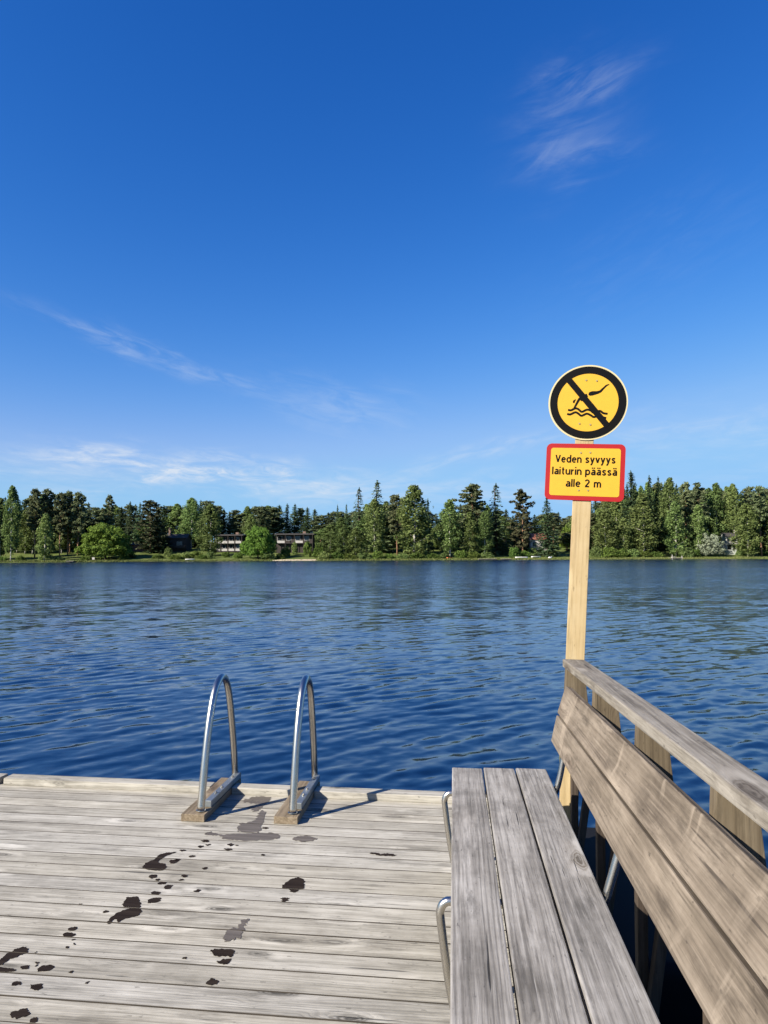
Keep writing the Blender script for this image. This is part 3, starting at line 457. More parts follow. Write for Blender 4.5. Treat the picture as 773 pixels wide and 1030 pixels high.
FP = {
'A1' : [(-1.558, 3.289), (-1.553, 3.328), (-1.51, 3.339), (-1.486, 3.307), (-1.454, 3.239), (-1.512, 3.232), (-1.54, 3.253)] ,
'A2' : [(-1.451, 3.232), (-1.43, 3.202), (-1.434, 3.166), (-1.473, 3.135), (-1.49, 3.104), (-1.516, 3.13), (-1.523, 3.09), (-1.536, 3.094), (-1.542, 3.162), (-1.524, 3.2), (-1.498, 3.223)] ,
'B1' : [(-1.808, 2.835), (-1.798, 2.858), (-1.767, 2.862), (-1.748, 2.842), (-1.752, 2.813), (-1.781, 2.781), (-1.783, 2.76), (-1.805, 2.721), (-1.829, 2.707), (-1.84, 2.747), (-1.823, 2.769), (-1.818, 2.805)] ,
'B2' : [(-1.821, 2.719), (-1.788, 2.719), (-1.727, 2.713), (-1.713, 2.701), (-1.739, 2.694), (-1.767, 2.688), (-1.796, 2.672)] ,
'C' : [(-1.628, 3.651), (-1.638, 3.71), (-1.618, 3.749), (-1.609, 3.827), (-1.567, 3.858), (-1.535, 3.862), (-1.567, 3.806), (-1.577, 3.73), (-1.53, 3.706), (-1.507, 3.654), (-1.523, 3.629), (-1.587, 3.633)] ,
'D1' : [(-1.002, 2.929), (-0.974, 2.943), (-0.914, 2.947), (-0.9, 2.912), (-0.907, 2.89), (-0.917, 2.896), (-0.969, 2.893)] ,
'D2' : [(-0.953, 2.857), (-0.905, 2.883), (-0.894, 2.857), (-0.918, 2.838), (-0.946, 2.851)] ,
'Df' : [(-0.963, 3.112), (-0.95, 3.155), (-0.929, 3.2), (-0.922, 3.149), (-0.917, 3.076), (-0.925, 3.021), (-0.984, 3.021), (-0.989, 3.084)] ,
'E' : [(-0.846, 3.503), (-0.847, 3.555), (-0.826, 3.612), (-0.801, 3.633), (-0.763, 3.619), (-0.74, 3.536), (-0.759, 3.503), (-0.769, 3.471), (-0.795, 3.478), (-0.816, 3.506)] ,
'F1' : [(-1.47, 4.136), (-1.446, 4.169), (-1.374, 4.133), (-1.3, 4.157), (-1.168, 4.188), (-1.076, 4.194), (-1.019, 4.153), (-1.042, 4.109), (-1.137, 4.08), (-1.237, 4.068), (-1.333, 4.079), (-1.369, 4.118), (-1.429, 4.12)] ,
'F2' : [(-1.296, 4.218), (-1.306, 4.328), (-1.245, 4.368), (-1.247, 4.462), (-1.25, 4.539), (-1.213, 4.543), (-1.176, 4.344), (-1.161, 4.204), (-1.264, 4.191)] ,
'F3' : [(-1.416, 4.703), (-1.394, 4.784), (-1.362, 4.82), (-1.248, 4.82), (-1.251, 4.705), (-1.273, 4.554), (-1.308, 4.56), (-1.344, 4.617), (-1.309, 4.678)] ,
'G' : [(-0.914, 4.166), (-0.859, 4.182), (-0.801, 4.151), (-0.821, 4.108), (-0.875, 4.093), (-0.929, 4.106), (-0.932, 4.143)] ,
'H' : [(-0.467, 3.979), (-0.426, 3.992), (-0.402, 3.974), (-0.361, 3.99), (-0.316, 3.972), (-0.347, 3.955), (-0.4, 3.954), (-0.433, 3.965)] }
wet('wet_footprint', [FP['A1'], FP['A2']], 'whole dark wet footprint with heel and ball below the hooked one', 'footprint', M_WET, 1)
wet('wet_footprint', [FP['B1'], FP['B2']], 'dark wet footprint cut by the left edge of the photo', 'footprint', M_WET, 2)
wet('wet_footprint', [FP['C']], 'hooked dark wet footprint nearest the left ladder rail', 'footprint', M_WET, 3)
wet('wet_footprint', [FP['D1'], FP['D2']], 'small dark wet toe print with a dry gap, below the faded damp patch', 'footprint', M_WET, 4)
wet('wet_footprint', [FP['E']], 'ragged dark wet print below the right ladder rail', 'footprint', M_WET, 5)
wet('damp_patch', [FP['Df']], 'faded drying damp patch just above the small toe print', 'stain', M_DAMP, 6)
wet('wet_patch', [FP['F1'], FP['F2']], 'long wet puddle mark on the planks between the two ladder rails', 'stain', M_DAMP, 7)
wet('wet_patch', [FP['F3']], 'wet patch against the curb between the two ladder rails', 'stain', M_DAMP, 8)
wet('wet_patch', [FP['G']], 'small oval wet mark at the foot of the right ladder rail', 'stain', M_DAMP, 9)
wet('wet_patch', [FP['H']], 'thin dark wet mark alone on the planks right of the ladder', 'stain', M_WET, 10)
DR = [(-1.688, 2.728, 0.0136), (-1.602, 2.734, 0.0258), (-1.654, 2.622, 0.0189), (-1.568, 2.613, 0.0217), (-1.528, 2.458, 0.0286), (-1.464, 2.427, 0.0135), (-1.664, 3.029, 0.0168), (-1.652, 2.977, 0.0231), (-1.661, 2.765, 0.0077), (-1.651, 2.745, 0.0069), (-1.603, 2.885, 0.0072), (-1.609, 2.94, 0.0065), (-1.591, 2.912, 0.0065), (-1.493, 2.723, 0.0068), (-1.39, 2.658, 0.0066), (-1.708, 2.836, 0.0047), (-1.746, 3.238, 0.0081), (-1.589, 3.183, 0.0124), (-0.922, 2.72, 0.0211), (-1.42, 3.315, 0.0331), (-1.087, 2.866, 0.0064), (-0.804, 3.398, 0.0207), (-1.432, 4.033, 0.0179), (-1.396, 3.981, 0.0121), (-1.426, 3.955, 0.0143), (-1.267, 4.002, 0.0178), (-1.262, 3.935, 0.0196), (-1.23, 3.993, 0.01), (-1.506, 3.889, 0.0129), (-1.307, 3.683, 0.0133), (-1.424, 3.818, 0.0127), (-1.498, 3.747, 0.0249), (-1.485, 3.766, 0.0167), (-1.374, 3.583, 0.0159), (-1.377, 3.539, 0.0098), (-1.494, 3.527, 0.0137), (-1.408, 3.456, 0.0211), (-1.453, 3.491, 0.0194), (-1.532, 3.555, 0.0217), (-1.443, 3.39, 0.0207), (-1.251, 3.434, 0.0133), (-1.143, 4.268, 0.0166), (-1.046, 3.883, 0.0108)]
polys = []
for x, y, r in DR:
    n = 7
    polys.append([(x + r * random.uniform(.75, 1.25) * 1.05 * math.cos(2 * math.pi * k / n), y + r * random.uniform(.6, 1.2) * math.sin(2 * math.pi * k / n)) for k in range(n)][::1])
wet('wet_drips', polys, 'scattered dark drops of water splashed over the planks around the footprints', 'drips', M_WET, 12, kind='stuff')

# ------------------------------------------------------------------ swim ladder
lad = empty('swim_ladder', (-1.3, 4.7, 0), 'stainless swim ladder with two arched handrails bolted to the far edge of the dock', 'ladder', dock=True)
def lp_(name, bm, mat, smooth=False, parent=None):
    for v in bm.verts: v.co -= Vector((-1.3, 4.7, 0))
    return mesh_obj(name, bm, mat, parent or lad, smooth)
for X in (-1.585, -1.003):
    dyy = 0 if X < -1.3 else .03
    ctrl = [(X, 4.375 + dyy, .052), (X, 4.40 + dyy, .2), (X, 4.435 + dyy, .38), (X, 4.49 + dyy, .58), (X, 4.56 + dyy, .73), (X, 4.63 + dyy, .80), (X, 4.715 + dyy, .825), (X, 4.80 + dyy, .79), (X, 4.87 + dyy, .70), (X, 4.935 + dyy, .54), (X, 5.0 + dyy, .34), (X, 5.06 + dyy, .10), (X, 5.09 + dyy, -.1), (X, 5.10 + dyy, -.5), (X, 5.10 + dyy, -1.2)]
    bm = bmesh.new(); tube(bm, catmull(ctrl, 7), .0238, 20)
    h = lp_('handrail', bm, M_STEEL, True)
    bm = bmesh.new(); tube(bm, [(X, 4.375 + dyy, .046), (X, 4.376 + dyy, .051), (X, 4.376 + dyy, .053)], .03, 20); lp_('foot_collar', bm, M_STEEL, False, None)
    bm = bmesh.new(); box(bm, X - .105, X + .045, 4.315 + dyy, 5.07, .0008, .0445, .004)
    wb = lp_('mounting_board', bm, M_LADW)
    # galvanised angle iron from the foot to the rear of the board
    bm = bmesh.new(); box(bm, X - .004, X + .040, 4.45 + dyy, 5.085, .0455, .086, .003)
    ch = lp_('angle_iron', bm, M_GALV)
    for yb in (4.60, 4.72, 4.95):
        bm = bmesh.new(); tube(bm, [(X + .018, yb + dyy, .0862), (X + .018, yb + dyy, .093)], .011, 6); tube(bm, [(X + .018, yb + dyy, .0932), (X + .018, yb + dyy, .100)], .006, 8)
        b = mesh_obj('bolt', bm, M_STEEL, ch)
        for v in b.data.vertices: v.co -= Vector((-1.3, 4.7, 0))
for z in (-.25, -.5, -.75, -1.0):
    bm = bmesh.new(); tube(bm, [(-1.585, 5.115, z), (-1.017, 5.115, z)], .018, 12); lp_('rung', bm, M_STEEL, True)

# ------------------------------------------------------------------ bench
bench = empty('wooden_bench', (.25, 2.5, 0), 'long weathered plank bench with a brown two board backrest on bent steel tube legs', 'bench', dock=True)
BO = Vector((.25, 2.5, 0))
def bp(name, bm, mat, smooth=False):
    for v in bm.verts: v.co -= BO
    return mesh_obj(name, bm, mat, bench, smooth)
for (a, b, ye) in ((-.0095, .157, 4.03), (.166, .335, 4.05), (.345, .5125, 4.064)):
    bm = bmesh.new(); box(bm, a, b, .75, ye, .425, .47, .006); bp('seat_plank', bm, M_SEAT)
# backrest boards: inner face corners at the far and near end (the boards twist a little)
def board(p0, p1, q0, q1, th):
    """p0,p1 lower/upper edge of the front face at the far end, q0,q1 at the near end"""
    pts = []
    for a, b in ((p0, p1), (q0, q1)):
        a = Vector(a); b = Vector(b); d = (b - a).normalized(); nrm = Vector((d.z, 0, -d.x)).normalized()
        pts += [a, b, b + nrm * th, a + nrm * th]
    bm = bmesh.new(); hexa(bm, pts, .005); return bm
NEARY = .85
def near(xf, xn, yn, zf):   # extrapolate the front-face edge to the near end
    k = (3.85 - NEARY) / (3.85 - yn); return (xf + (xn - xf) * k, NEARY, zf)
bp('backrest_board', board((.513, 3.85, .676), (.5435, 3.85, .812), near(.513, .517, 1.55, .676), near(.5435, .573, 1.4, .812), .038), M_BACK)
bp('backrest_board', board((.5475, 3.855, .823), (.593, 3.855, .966), near(.5475, .577, 1.4, .823), near(.593, .648, 1.57, .966), .038), M_BACK)
for Y in (3.78, 2.592, 1.4):
    xb = .545 + (3.85 - Y) * .012
    ctrl = [(.01, Y, .0), (-.02, Y, .15), (-.045, Y, .33), (-.047, Y, .375), (-.03, Y, .402), (.01, Y, .4075), (.2, Y, .4075), (.42, Y, .4075), (.49, Y, .412), (.525, Y, .44), (.545, Y, .50), (xb + .032, Y, .66), (xb + .062, Y, .78), (xb + .088, Y, .90)]
    bm = bmesh.new(); tube(bm, catmull(ctrl, 6), .0155, 16); bp('tube_frame', bm, M_STEEL, True)
    bm = bmesh.new(); tube(bm, [(.44, Y, .0), (.42, Y, .2), (.40, Y, .40)], .0155, 14); bp('rear_leg', bm, M_STEEL, True)

# ------------------------------------------------------------------ railing behind the bench
KR = Matrix.Translation((0, 0, 1.6)) @ Matrix.Scale(1.10, 4) @ Matrix.Translation((0, 0, -1.6))
DOCK0 = DOCK.copy(); DOCK = DOCK @ KR      # heavier timber, a little further out than first measured
rail = empty('wooden_railing', (.66, 2.4, -.1), 'grey plank topped railing on braced supports behind the bench along the dock side', 'railing', dock=True)
RO = Vector((.66, 2.4, -.1))
def rp(name, bm, mat, smooth=False, parent=None):
    for v in bm.verts: v.co -= RO
    return mesh_obj(name, bm, mat, parent or rail, smooth)
def rx(Y): return .586 + (3.9 - Y) * .0229           # left edge of the cap
def rw(Y): return .117 - (3.9 - Y) * .006
ya, yb = 3.905, .5
bm = bmesh.new()
hexa(bm, [(rx(ya), ya, 1.058), (rx(ya) + rw(ya), ya, 1.058), (rx(ya) + rw(ya), ya, 1.099), (rx(ya), ya, 1.1005),
          (rx(yb), yb, 1.058), (rx(yb) + .1, yb, 1.058), (rx(yb) + .1, yb, 1.099), (rx(yb), yb, 1.1005)], .006)
rp('handrail_plank', bm, M_RAIL)
for i, Y in enumerate((3.86, 3.19, 2.52, 1.85, 1.18)):
    x = rx(Y) + .008; w_ = .095
    bm = bmesh.new()
    hexa(bm, [(x, Y - .0225, 1.057), (x + w_, Y - .0225, 1.057), (x + w_ + .035, Y - .0225, .70), (x - .02, Y - .0225, .70),
              (x, Y + .0225, 1.057), (x + w_, Y + .0225, 1.057), (x + w_ + .035, Y + .0225, .70), (x - .02, Y + .0225, .70)], .003)
    rp('support_block', bm, M_BRK)
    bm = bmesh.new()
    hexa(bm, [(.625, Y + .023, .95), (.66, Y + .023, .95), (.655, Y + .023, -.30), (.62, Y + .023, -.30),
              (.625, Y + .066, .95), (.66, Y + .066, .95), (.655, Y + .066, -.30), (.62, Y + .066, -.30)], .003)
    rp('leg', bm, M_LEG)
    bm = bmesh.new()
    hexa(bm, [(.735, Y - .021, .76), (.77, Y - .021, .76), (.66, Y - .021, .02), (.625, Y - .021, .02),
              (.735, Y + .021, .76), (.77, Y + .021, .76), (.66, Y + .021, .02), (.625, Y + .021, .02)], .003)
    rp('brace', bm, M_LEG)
# sign post and its neighbour
post = empty('sign_post', (.6, 3.97, -.3), 'new pale pine post leaning slightly right, carrying the two swimming signs', 'post', dock=True)
PY = R(-10)          # the post and signs face a little towards the dock
Lm = Matrix.Translation((.6, 3.95, 0)) @ Matrix.Rotation(math.atan(.0547), 4, 'Y') @ Matrix.Rotation(PY, 4, 'Z')
POSTX = 0.0
bm = bmesh.new(); box(bm, -.05, .05, .0, .048, -.32, 2.62, .003)
o = mesh_obj('post_timber', bm, M_PINE); o.parent = post
o.matrix_parent_inverse = Matrix.Identity(4)
o.matrix_local = Matrix.Translation((.6, 3.97, -.3)).inverted() @ Lm
mp = empty('mooring_post', (.64, 4.03, -.45), 'short greenish algae covered timber stub beside the foot of the pine sign post', 'post', dock=True)
bm = bmesh.new(); box(bm, -.035, .035, -.02, .03, -.3, 1.07, .004, Matrix.Rotation(-.02, 4, 'Y')); mesh_obj('stub_timber', bm, M_ALGAE, mp)

# ------------------------------------------------------------------ signs
M_YEL = plain('sign_yellow', (.56, .32, .024), .5, 0, .03, 30, .25)
M_BLK = plain('sign_black', (.002, .002, .0025), .6, 0, .1, 20, .08)
M_RED = plain('sign_red', (.31, .007, .009), .5, 0, .04, 20, .25)
M_RIM = plain('sign_rim', (.50, .43, .24), .5, 0, .04, 20)
M_SCR = plain('screw_head', (.30, .25, .12), .5, .3, .1, 20)
def sign_root(name, zc, label, cat, rot=0.0):
    e = link(bpy.data.objects.new(name, None)); e.empty_display_size = .1
    e.matrix_world = DOCK @ Lm @ Matrix.Translation((.0085, -.004, zc)) @ Matrix.Rotation(rot, 4, 'Y')
    return tag(e, label, cat)
def circle(r, n=96): return [(r * math.cos(2 * math.pi * k / n), r * math.sin(2 * math.pi * k / n)) for k in range(n)]
def plate(name, polys, y0, y1, mat, parent):
    bm = bmesh.new()
    for q in polys: extrude_poly(bm, q, y0, y1)
    return mesh_obj(name, bm, mat, parent)
def ring_obj(name, ro, ri, y0, y1, mat, parent, n=96):
    bm = bmesh.new()
    V = [[bm.verts.new((r * math.cos(2 * math.pi * k / n), y, r * math.sin(2 * math.pi * k / n))) for k in range(n)] for r, y in ((ro, y0), (ri, y0), (ri, y1), (ro, y1))]
    for a in range(4):
        A, B_ = V[a], V[(a + 1) % 4]
        for k in range(n): bm.faces.new((A[k], A[(k + 1) % n], B_[(k + 1) % n], B_[k]))
    return mesh_obj(name, bm, mat, parent)
def stroke(pts, w_):
    """constant-width outline round a polyline"""
    P = [Vector((a, 0, b)) for a, b in pts]; P = catmull(P, 6)
    L_, R_ = [], []
    for i, q in enumerate(P):
        tt = (P[min(i + 1, len(P) - 1)] - P[max(i - 1, 0)]).normalized(); nn = Vector((-tt.z, 0, tt.x))
        a, b = q + nn * w_ / 2, q - nn * w_ / 2
        L_.append((a.x, a.z)); R_.append((b.x, b.z))
    return L_ + R_[::-1]
RS = .2145
s1 = sign_root('no_diving_sign', 2.524, 'round yellow sign with a black ring and slash over a diving swimmer', 'sign', R(2))
def zz(pts): return [((a - 381) / 469.7 * RS, -(b - 535) / 469.7 * RS) for a, b in pts]
plate('plate', [circle(RS)], -.002, .002, M_RIM, s1)
plate('face', [circle(RS * .775)], -.0030, -.0022, M_YEL, s1)
ring_obj('ring', RS * .957, RS * .768, -.0044, -.0032, M_BLK, s1)
bar = [(120, 262), (180, 215), (665, 765), (605, 832)]
a = math.atan2(1, 1.02)
bm = bmesh.new()
extrude_poly(bm, zz([(100, 276), (156, 226), (664, 797), (608, 846)]), -.0056, -.0046)
mesh_obj('slash', bm, M_BLK, s1)
sw = plate('diver_symbol', [zz([(385, 415), (400, 402), (425, 394), (480, 392), (510, 383), (550, 340), (580, 310), (615, 299), (619, 308), (592, 325), (562, 360), (532, 402), (500, 422), (440, 445), (400, 452), (383, 440)]),
      zz([(345, 432), (362, 428), (380, 464), (330, 512), (305, 524), (288, 508), (262, 562), (236, 620), (214, 616), (236, 560), (256, 510), (272, 480), (310, 470)]),
      zz([(204, 530), (212, 512), (236, 500), (241, 508), (229, 524), (226, 546), (213, 550), (205, 542)])], -.0042, -.0032, M_BLK, s1)
plate('wave_symbol', [stroke(zz([(155, 636), (190, 640), (242, 614), (280, 626), (320, 655), (378, 626), (425, 636), (462, 660), (530, 636), (575, 662), (624, 668)]), .0115),
      stroke(zz([(148, 688), (186, 692), (242, 664), (280, 678), (320, 704), (380, 676), (430, 695), (470, 714), (530, 688), (578, 714), (612, 722)]), .0115)], -.0042, -.0032, M_BLK, s1)
def screws(parent, pts, y):
    for x, z in pts:
        bm = bmesh.new(); extrude_poly(bm, [(x + a_ , z + b_) for a_, b_ in circle(.0052, 12)], y - .003, y); mesh_obj('screw', bm, M_SCR, parent)
screws(s1, zz([(343, 258), (468, 262), (303, 803), (433, 810)]), -.0032)
s2 = sign_root('depth_warning_sign', 2.1294, 'rectangular yellow sign with a red border and three lines of black Finnish text', 'sign', R(0))
def rrect(w_, h_, r, n=8):
    out = []
    for cx_, cz_, a0 in ((w_ / 2 - r, h_ / 2 - r, 0), (-w_ / 2 + r, h_ / 2 - r, 90), (-w_ / 2 + r, -h_ / 2 + r, 180), (w_ / 2 - r, -h_ / 2 + r, 270)):
        for k in range(n + 1):
            a_ = R(a0 + 90 * k / n); out.append((cx_ + r * math.cos(a_), cz_ + r * math.sin(a_)))
    return out
SW, SH = .432, .319
SW = .4245
plate('plate', [rrect(SW, SH, .03)], -.002, .002, M_RED, s2)
plate('face', [rrect(SW - .05, SH - .05, .014)], -.0034, -.0022, M_YEL, s2)
def arc(cx, cy, rx, ry, a0, a1, n=14):
    return [(cx + rx * math.cos(R(a0 + (a1 - a0) * k / n)), cy + ry * math.sin(R(a0 + (a1 - a0) * k / n))) for k in range(n + 1)]
_bowl = arc(.24, .355, .235, .285, 0, 360, 24)
_a = [[(.44, .0), (.44, .46)], [(.44, .44), (.40, .60), (.25, .645), (.07, .585)], [(.44, .385), (.22, .37), (.05, .285), (.04, .13), (.17, .065), (.33, .115), (.44, .22)]]
_n = [[(0, .0), (0, .70)], arc(.225, .40, .225, .24, 180, 0, 12) + [(.45, .0)]]
GLYPH = {        # centre lines of the strokes in a plain bold road-sign hand; x-height .72, capitals 1
 'V': ([[(-.01, .98), (.275, .06)], [(.56, .98), (.275, .06)]], .55), 'e': ([[(.02, .37), (.46, .37)], arc(.24, .355, .225, .285, 4, 318, 20)], .47),
 'd': ([_bowl, [(.475, 0), (.475, 1.0)]], .475), 'n': (_n, .45), 's': ([[(.41, .555), (.30, .635), (.16, .63), (.055, .53), (.13, .405), (.30, .325), (.40, .20), (.31, .085), (.15, .07), (.02, .16)]], .42),
 'y': ([[(0, .70), (.235, .06)], [(.46, .70), (.215, -.02), (.13, -.20), (.0, -.225)]], .46), 'v': ([[(0, .70), (.225, .04)], [(.45, .70), (.225, .04)]], .45),
 'l': ([[(0, 0), (0, 1.0)]], 0.0), 'a': (_a, .44), 'i': ([[(0, 0), (0, .70)], [(0, .86), (0, 1.0)]], 0.0),
 't': ([[(.13, .92), (.13, .20), (.18, .09), (.30, .075)], [(0, .64), (.30, .64)]], .30), 'u': ([[(.45, 0), (.45, .70)], [(0, .70)] + arc(.225, .30, .225, .235, 180, 360, 12)], .45),
 'r': ([[(0, 0), (0, .70)], [(0, .40), (.08, .57), (.27, .62)]], .26), 'p': ([_bowl, [(.0, -.27), (.0, .70)]], .475),
 '2': ([arc(.245, .70, .22, .225, 165, -25, 14) + [(.30, .42), (.04, .09)], [(0, .08), (.50, .08)]], .50),
 'm': ([[(0, .0), (0, .70)], arc(.18, .41, .18, .23, 180, 0, 12) + [(.36, .0)], arc(.54, .41, .18, .23, 180, 0, 12) + [(.72, .0)]], .72), ' ': ([], .12)}
SW = .4245; U = .432 / 479.0      # a zoomed pixel of the sign in metres
GLYPH['ä'] = (_a + [[(.10, .84), (.10, .99)], [(.36, .84), (.36, .99)]], .44)
def text_mesh(body, cap, width, x0, z0, y, parent, wt=.178):
    x = wt / 2; strokes = []; word = 0
    for ch in body:
        st, adv = GLYPH[ch]
        word += ch == ' '
        for q in st: strokes.append((word, [(x + a_, b_) for a_, b_ in q]))
        x += adv + wt + .085
    k = width / (x - .085 - wt / 2)
    for wd in range(word + 1):
        bm = bmesh.new()
        for wn, q in strokes:
            if wn != wd: continue
            P = [Vector((x0 + a_ * k, 0, z0 + b_ * cap)) for a_, b_ in q]; h_ = wt * cap * .5; L_, R_ = [], []
            for i, c_ in enumerate(P):
                d0 = (P[i] - P[i - 1]).normalized() if i else None; d1 = (P[i + 1] - P[i]).normalized() if i < len(P) - 1 else None
                tt = ((d0 or d1) + (d1 or d0)).normalized(); nn = Vector((-tt.z, 0, tt.x)); m_ = h_ / max(.5, nn.dot(Vector((-(d1 or d0).z, 0, (d1 or d0).x))))
                L_.append(bm.verts.new((c_.x + nn.x * m_, y, c_.z + nn.z * m_))); R_.append(bm.verts.new((c_.x - nn.x * m_, y, c_.z - nn.z * m_)))
            for i in range(len(P) - 1): bm.faces.new((L_[i], L_[i + 1], R_[i + 1], R_[i]))
            y -= .000012
        ext = bmesh.ops.extrude_face_region(bm, geom=bm.faces[:])
        for v in ext['geom']:
            if isinstance(v, bmesh.types.BMVert): v.co.y += .0006
        mesh_obj('lettering', bm, M_BLK, parent)
text_mesh('Veden syvyys', .0435, 358 * U, -179 * U, .0516, -.0042, s2)
text_mesh('laiturin päässä', .0435, 386 * U, -196 * U, -.0164, -.0042, s2)
text_mesh('alle 2 m', .0435, 212 * U, -112 * U, -.0844, -.0042, s2)
screws(s2, [(-28 * U, .1086), (28 * U, .1106), (-32 * U, -.1024), (24 * U, -.1014)], -.0034)

DOCK = DOCK0
# ------------------------------------------------------------------ lake
def water_mesh():
    rng = np.random.default_rng(4)
    ds = [1.2]
    while ds[-1] < 262: ds.append(ds[-1] * 1.0045 + .0)
    ds = np.array(ds); na = 560
    th = np.linspace(-1.02, 1.02, na)
    Dg, Tg = np.meshgrid(ds, th, indexing='ij')
    X = Dg * np.sin(Tg - YAW); Y = Dg * np.cos(Tg - YAW)
    Zw = np.zeros_like(X)
    spac = np.maximum(Dg * .0045, Dg * (2.04 / na))
    # wind ripples: many crossing trains, patches of gusts
    n = 96
    lam = np.exp(rng.uniform(np.log(.10), np.log(1.5), n))
    dirs = np.radians(-48) + rng.normal(0, .46, n)
    ph = rng.uniform(0, 2 * np.pi, n)
    gust = .72 + .28 * np.sin(X * .11 + 1.3 + .8 * np.sin(Y * .05)) * np.sin(Y * .045 + .6 * np.sin(X * .07)) 
    gust = gust * (1 + .30 * np.sin(X * .9 + 2 * np.sin(Y * .31)) * np.sin(Y * .47 + 1.7 * np.sin(X * .23)) + .22 * np.sin(X * .37 - Y * .21 + 1.5 * np.sin(X * .13 + Y * .17)))
    for l, a, p in zip(lam, dirs, ph):
        k = 2 * np.pi / l
        wgt = np.exp(-((np.log(l) - np.log(.30)) / .75) ** 2)
        amp = WAVE * wgt * l / (2 * np.pi) * np.sqrt(2 / n)
        att = np.clip((l / spac - 2.5) / 3, 0, 1)
        xx = X + .25 * l * np.sin(Y / l * .21 + p) ; yy = Y + .25 * l * np.sin(X / l * .17 + 2 * p)
        f = np.sin(k * (xx * np.cos(a) + yy * np.sin(a)) + p)
        Zw += amp * att * (f + .18 * np.cos(2 * k * (xx * np.cos(a) + yy * np.sin(a)) + 2 * p))
    Zw *= gust
    co_ = np.stack([X, Y, Zw], -1).reshape(-1, 3)
    nr, nc = X.shape
    idx = np.arange(nr * nc).reshape(nr, nc)
    q = np.stack([idx[:-1, :-1], idx[:-1, 1:], idx[1:, 1:], idx[1:, :-1]], -1).reshape(-1, 4)
    me = bpy.data.meshes.new('lake')
    me.vertices.add(len(co_)); me.vertices.foreach_set('co', co_.ravel())
    me.loops.add(q.size); me.loops.foreach_set('vertex_index', q.ravel().astype(np.int32))
    me.polygons.add(len(q)); me.polygons.foreach_set('loop_start', np.arange(0, q.size, 4, dtype=np.int32)); me.polygons.foreach_set('loop_total', np.full(len(q), 4, dtype=np.int32))
    me.polygons.foreach_set('use_smooth', np.ones(len(q), dtype=bool))
    me.update(); me.validate()
    return me
M_WATER, t, p = material('lake_water')
tc = t.new('ShaderNodeTexCoord').outputs['Object']
p.inputs['Base Color'].default_value = (*WATER_COL, 1); p.inputs['Roughness'].default_value = WATER_ROUGH; p.inputs['IOR'].default_value = 1.333; p.inputs['Specular IOR Level'].default_value = .85; p.distribution = 'MULTI_GGX'
rot = t.new('ShaderNodeVectorRotate', rotation_type='Z_AXIS'); t.L.new(tc, rot.inputs['Vector']); rot.inputs['Angle'].default_value = R(62)
v = t.vmath('MULTIPLY', rot.outputs[0], (1, .45, 1))
slope = None      # ripples finer than the mesh: slope noise in three sizes tilts the surface normal
for sc_, am in ((9.0, RIP[0]), (2.6, RIP[1]), (.8, RIP[2])):
    nz = t.new('ShaderNodeTexNoise'); t.L.new(v, nz.inputs['Vector']); nz.inputs['Scale'].default_value = sc_; nz.inputs['Detail'].default_value = 2.5; nz.inputs['Roughness'].default_value = .55; nz.inputs['Distortion'].default_value = .3
    q = t.vmath('MULTIPLY', t.vmath('SUBTRACT', nz.outputs['Color'], (.5, .5, .5)), (am, am, 0))
    slope = q if slope is None else t.vmath('ADD', slope, q)
geo = t.new('ShaderNodeNewGeometry')
sx_ = t.new('ShaderNodeSeparateXYZ'); t.L.new(tc, sx_.inputs[0])
pat = t.noise(t.vmath('MULTIPLY', tc, (.03, .06, 0)), 1, 3)       # roughness grows with distance along y, standing in for ripples the mesh leaves out
t.L.new(t.math('ADD', t.math('MULTIPLY_ADD', t.smooth(sx_.outputs[1], 6, 60), FAR_ROUGH, WATER_ROUGH), t.math('MULTIPLY', t.math('SUBTRACT', pat, .5), .10), clamp=True), p.inputs['Roughness'])
t.L.new(t.vmath('NORMALIZE', t.vmath('ADD', geo.outputs['Normal'], slope)), p.inputs['Normal'])
lk = bpy.data.objects.new('lake', water_mesh()); link(lk); lk.location.z = WATER_Z; lk.data.materials.append(M_WATER); lk['kind'] = 'structure'
bm = bmesh.new()
V = [bm.verts.new((x, y, 0)) for x, y in ((-2500, -2500), (2500, -2500), (2500, 2500), (-2500, 2500))]; bm.faces.new(V)
o = mesh_obj('deep_water', bm, M_WATER); o.location.z = WATER_Z - .25; o['kind'] = 'structure'

# ------------------------------------------------------------------ far shore
D0 = 249.5
def sstep(a, b, x):
    x = max(0, min(1, (x - a) / (b - a))); return x * x * (3 - 2 * x)
def edge(s): return D0 + 1.2 * math.sin(s * .045 + 1) + .7 * math.sin(s * .13) + .35 * math.sin(s * .41)
def ground(s, d):
    t_ = d - edge(s)
    if t_ < 0: return WATER_Z + t_ * .12
    return WATER_Z + min(t_, 3) * .16 + sstep(3, 60, t_) * 4.6 + max(0, t_ - 40) * .02 + .12 * math.sin(s * .21 + d * .1) * sstep(3, 10, t_)
M_GRASS, t, p = material('shore_grass_ground')
tc = t.new('ShaderNodeTexCoord').outputs['Object']
c = t.ramp(t.noise(tc, .14, 6, .65), [(.3, (.05, .072, .017)), (.5, (.08, .104, .027)), (.72, (.125, .138, .048))])
c = t.mix(t.math('MULTIPLY', t.smooth(t.noise(tc, 1.3, 5, .7), .5, .7), .5), c, (.05, .075, .018))
t.L.new(c, p.inputs['Base Color']); p.inputs['Roughness'].default_value = .95; p.inputs['Specular IOR Level'].default_value = .1
bm = bmesh.new()
ss = [-1500, -900, -600, -420, -320] + [-260 + 2.5 * i for i in range(209)] + [320, 420, 600, 900, 1500]
dd = [-8, -3, -1, 0, .6, 1.2, 2, 3, 4.5, 6, 8, 11, 14, 18, 23, 29, 36, 44, 54, 66, 80, 100, 140, 250, 500, 1200, 2400]
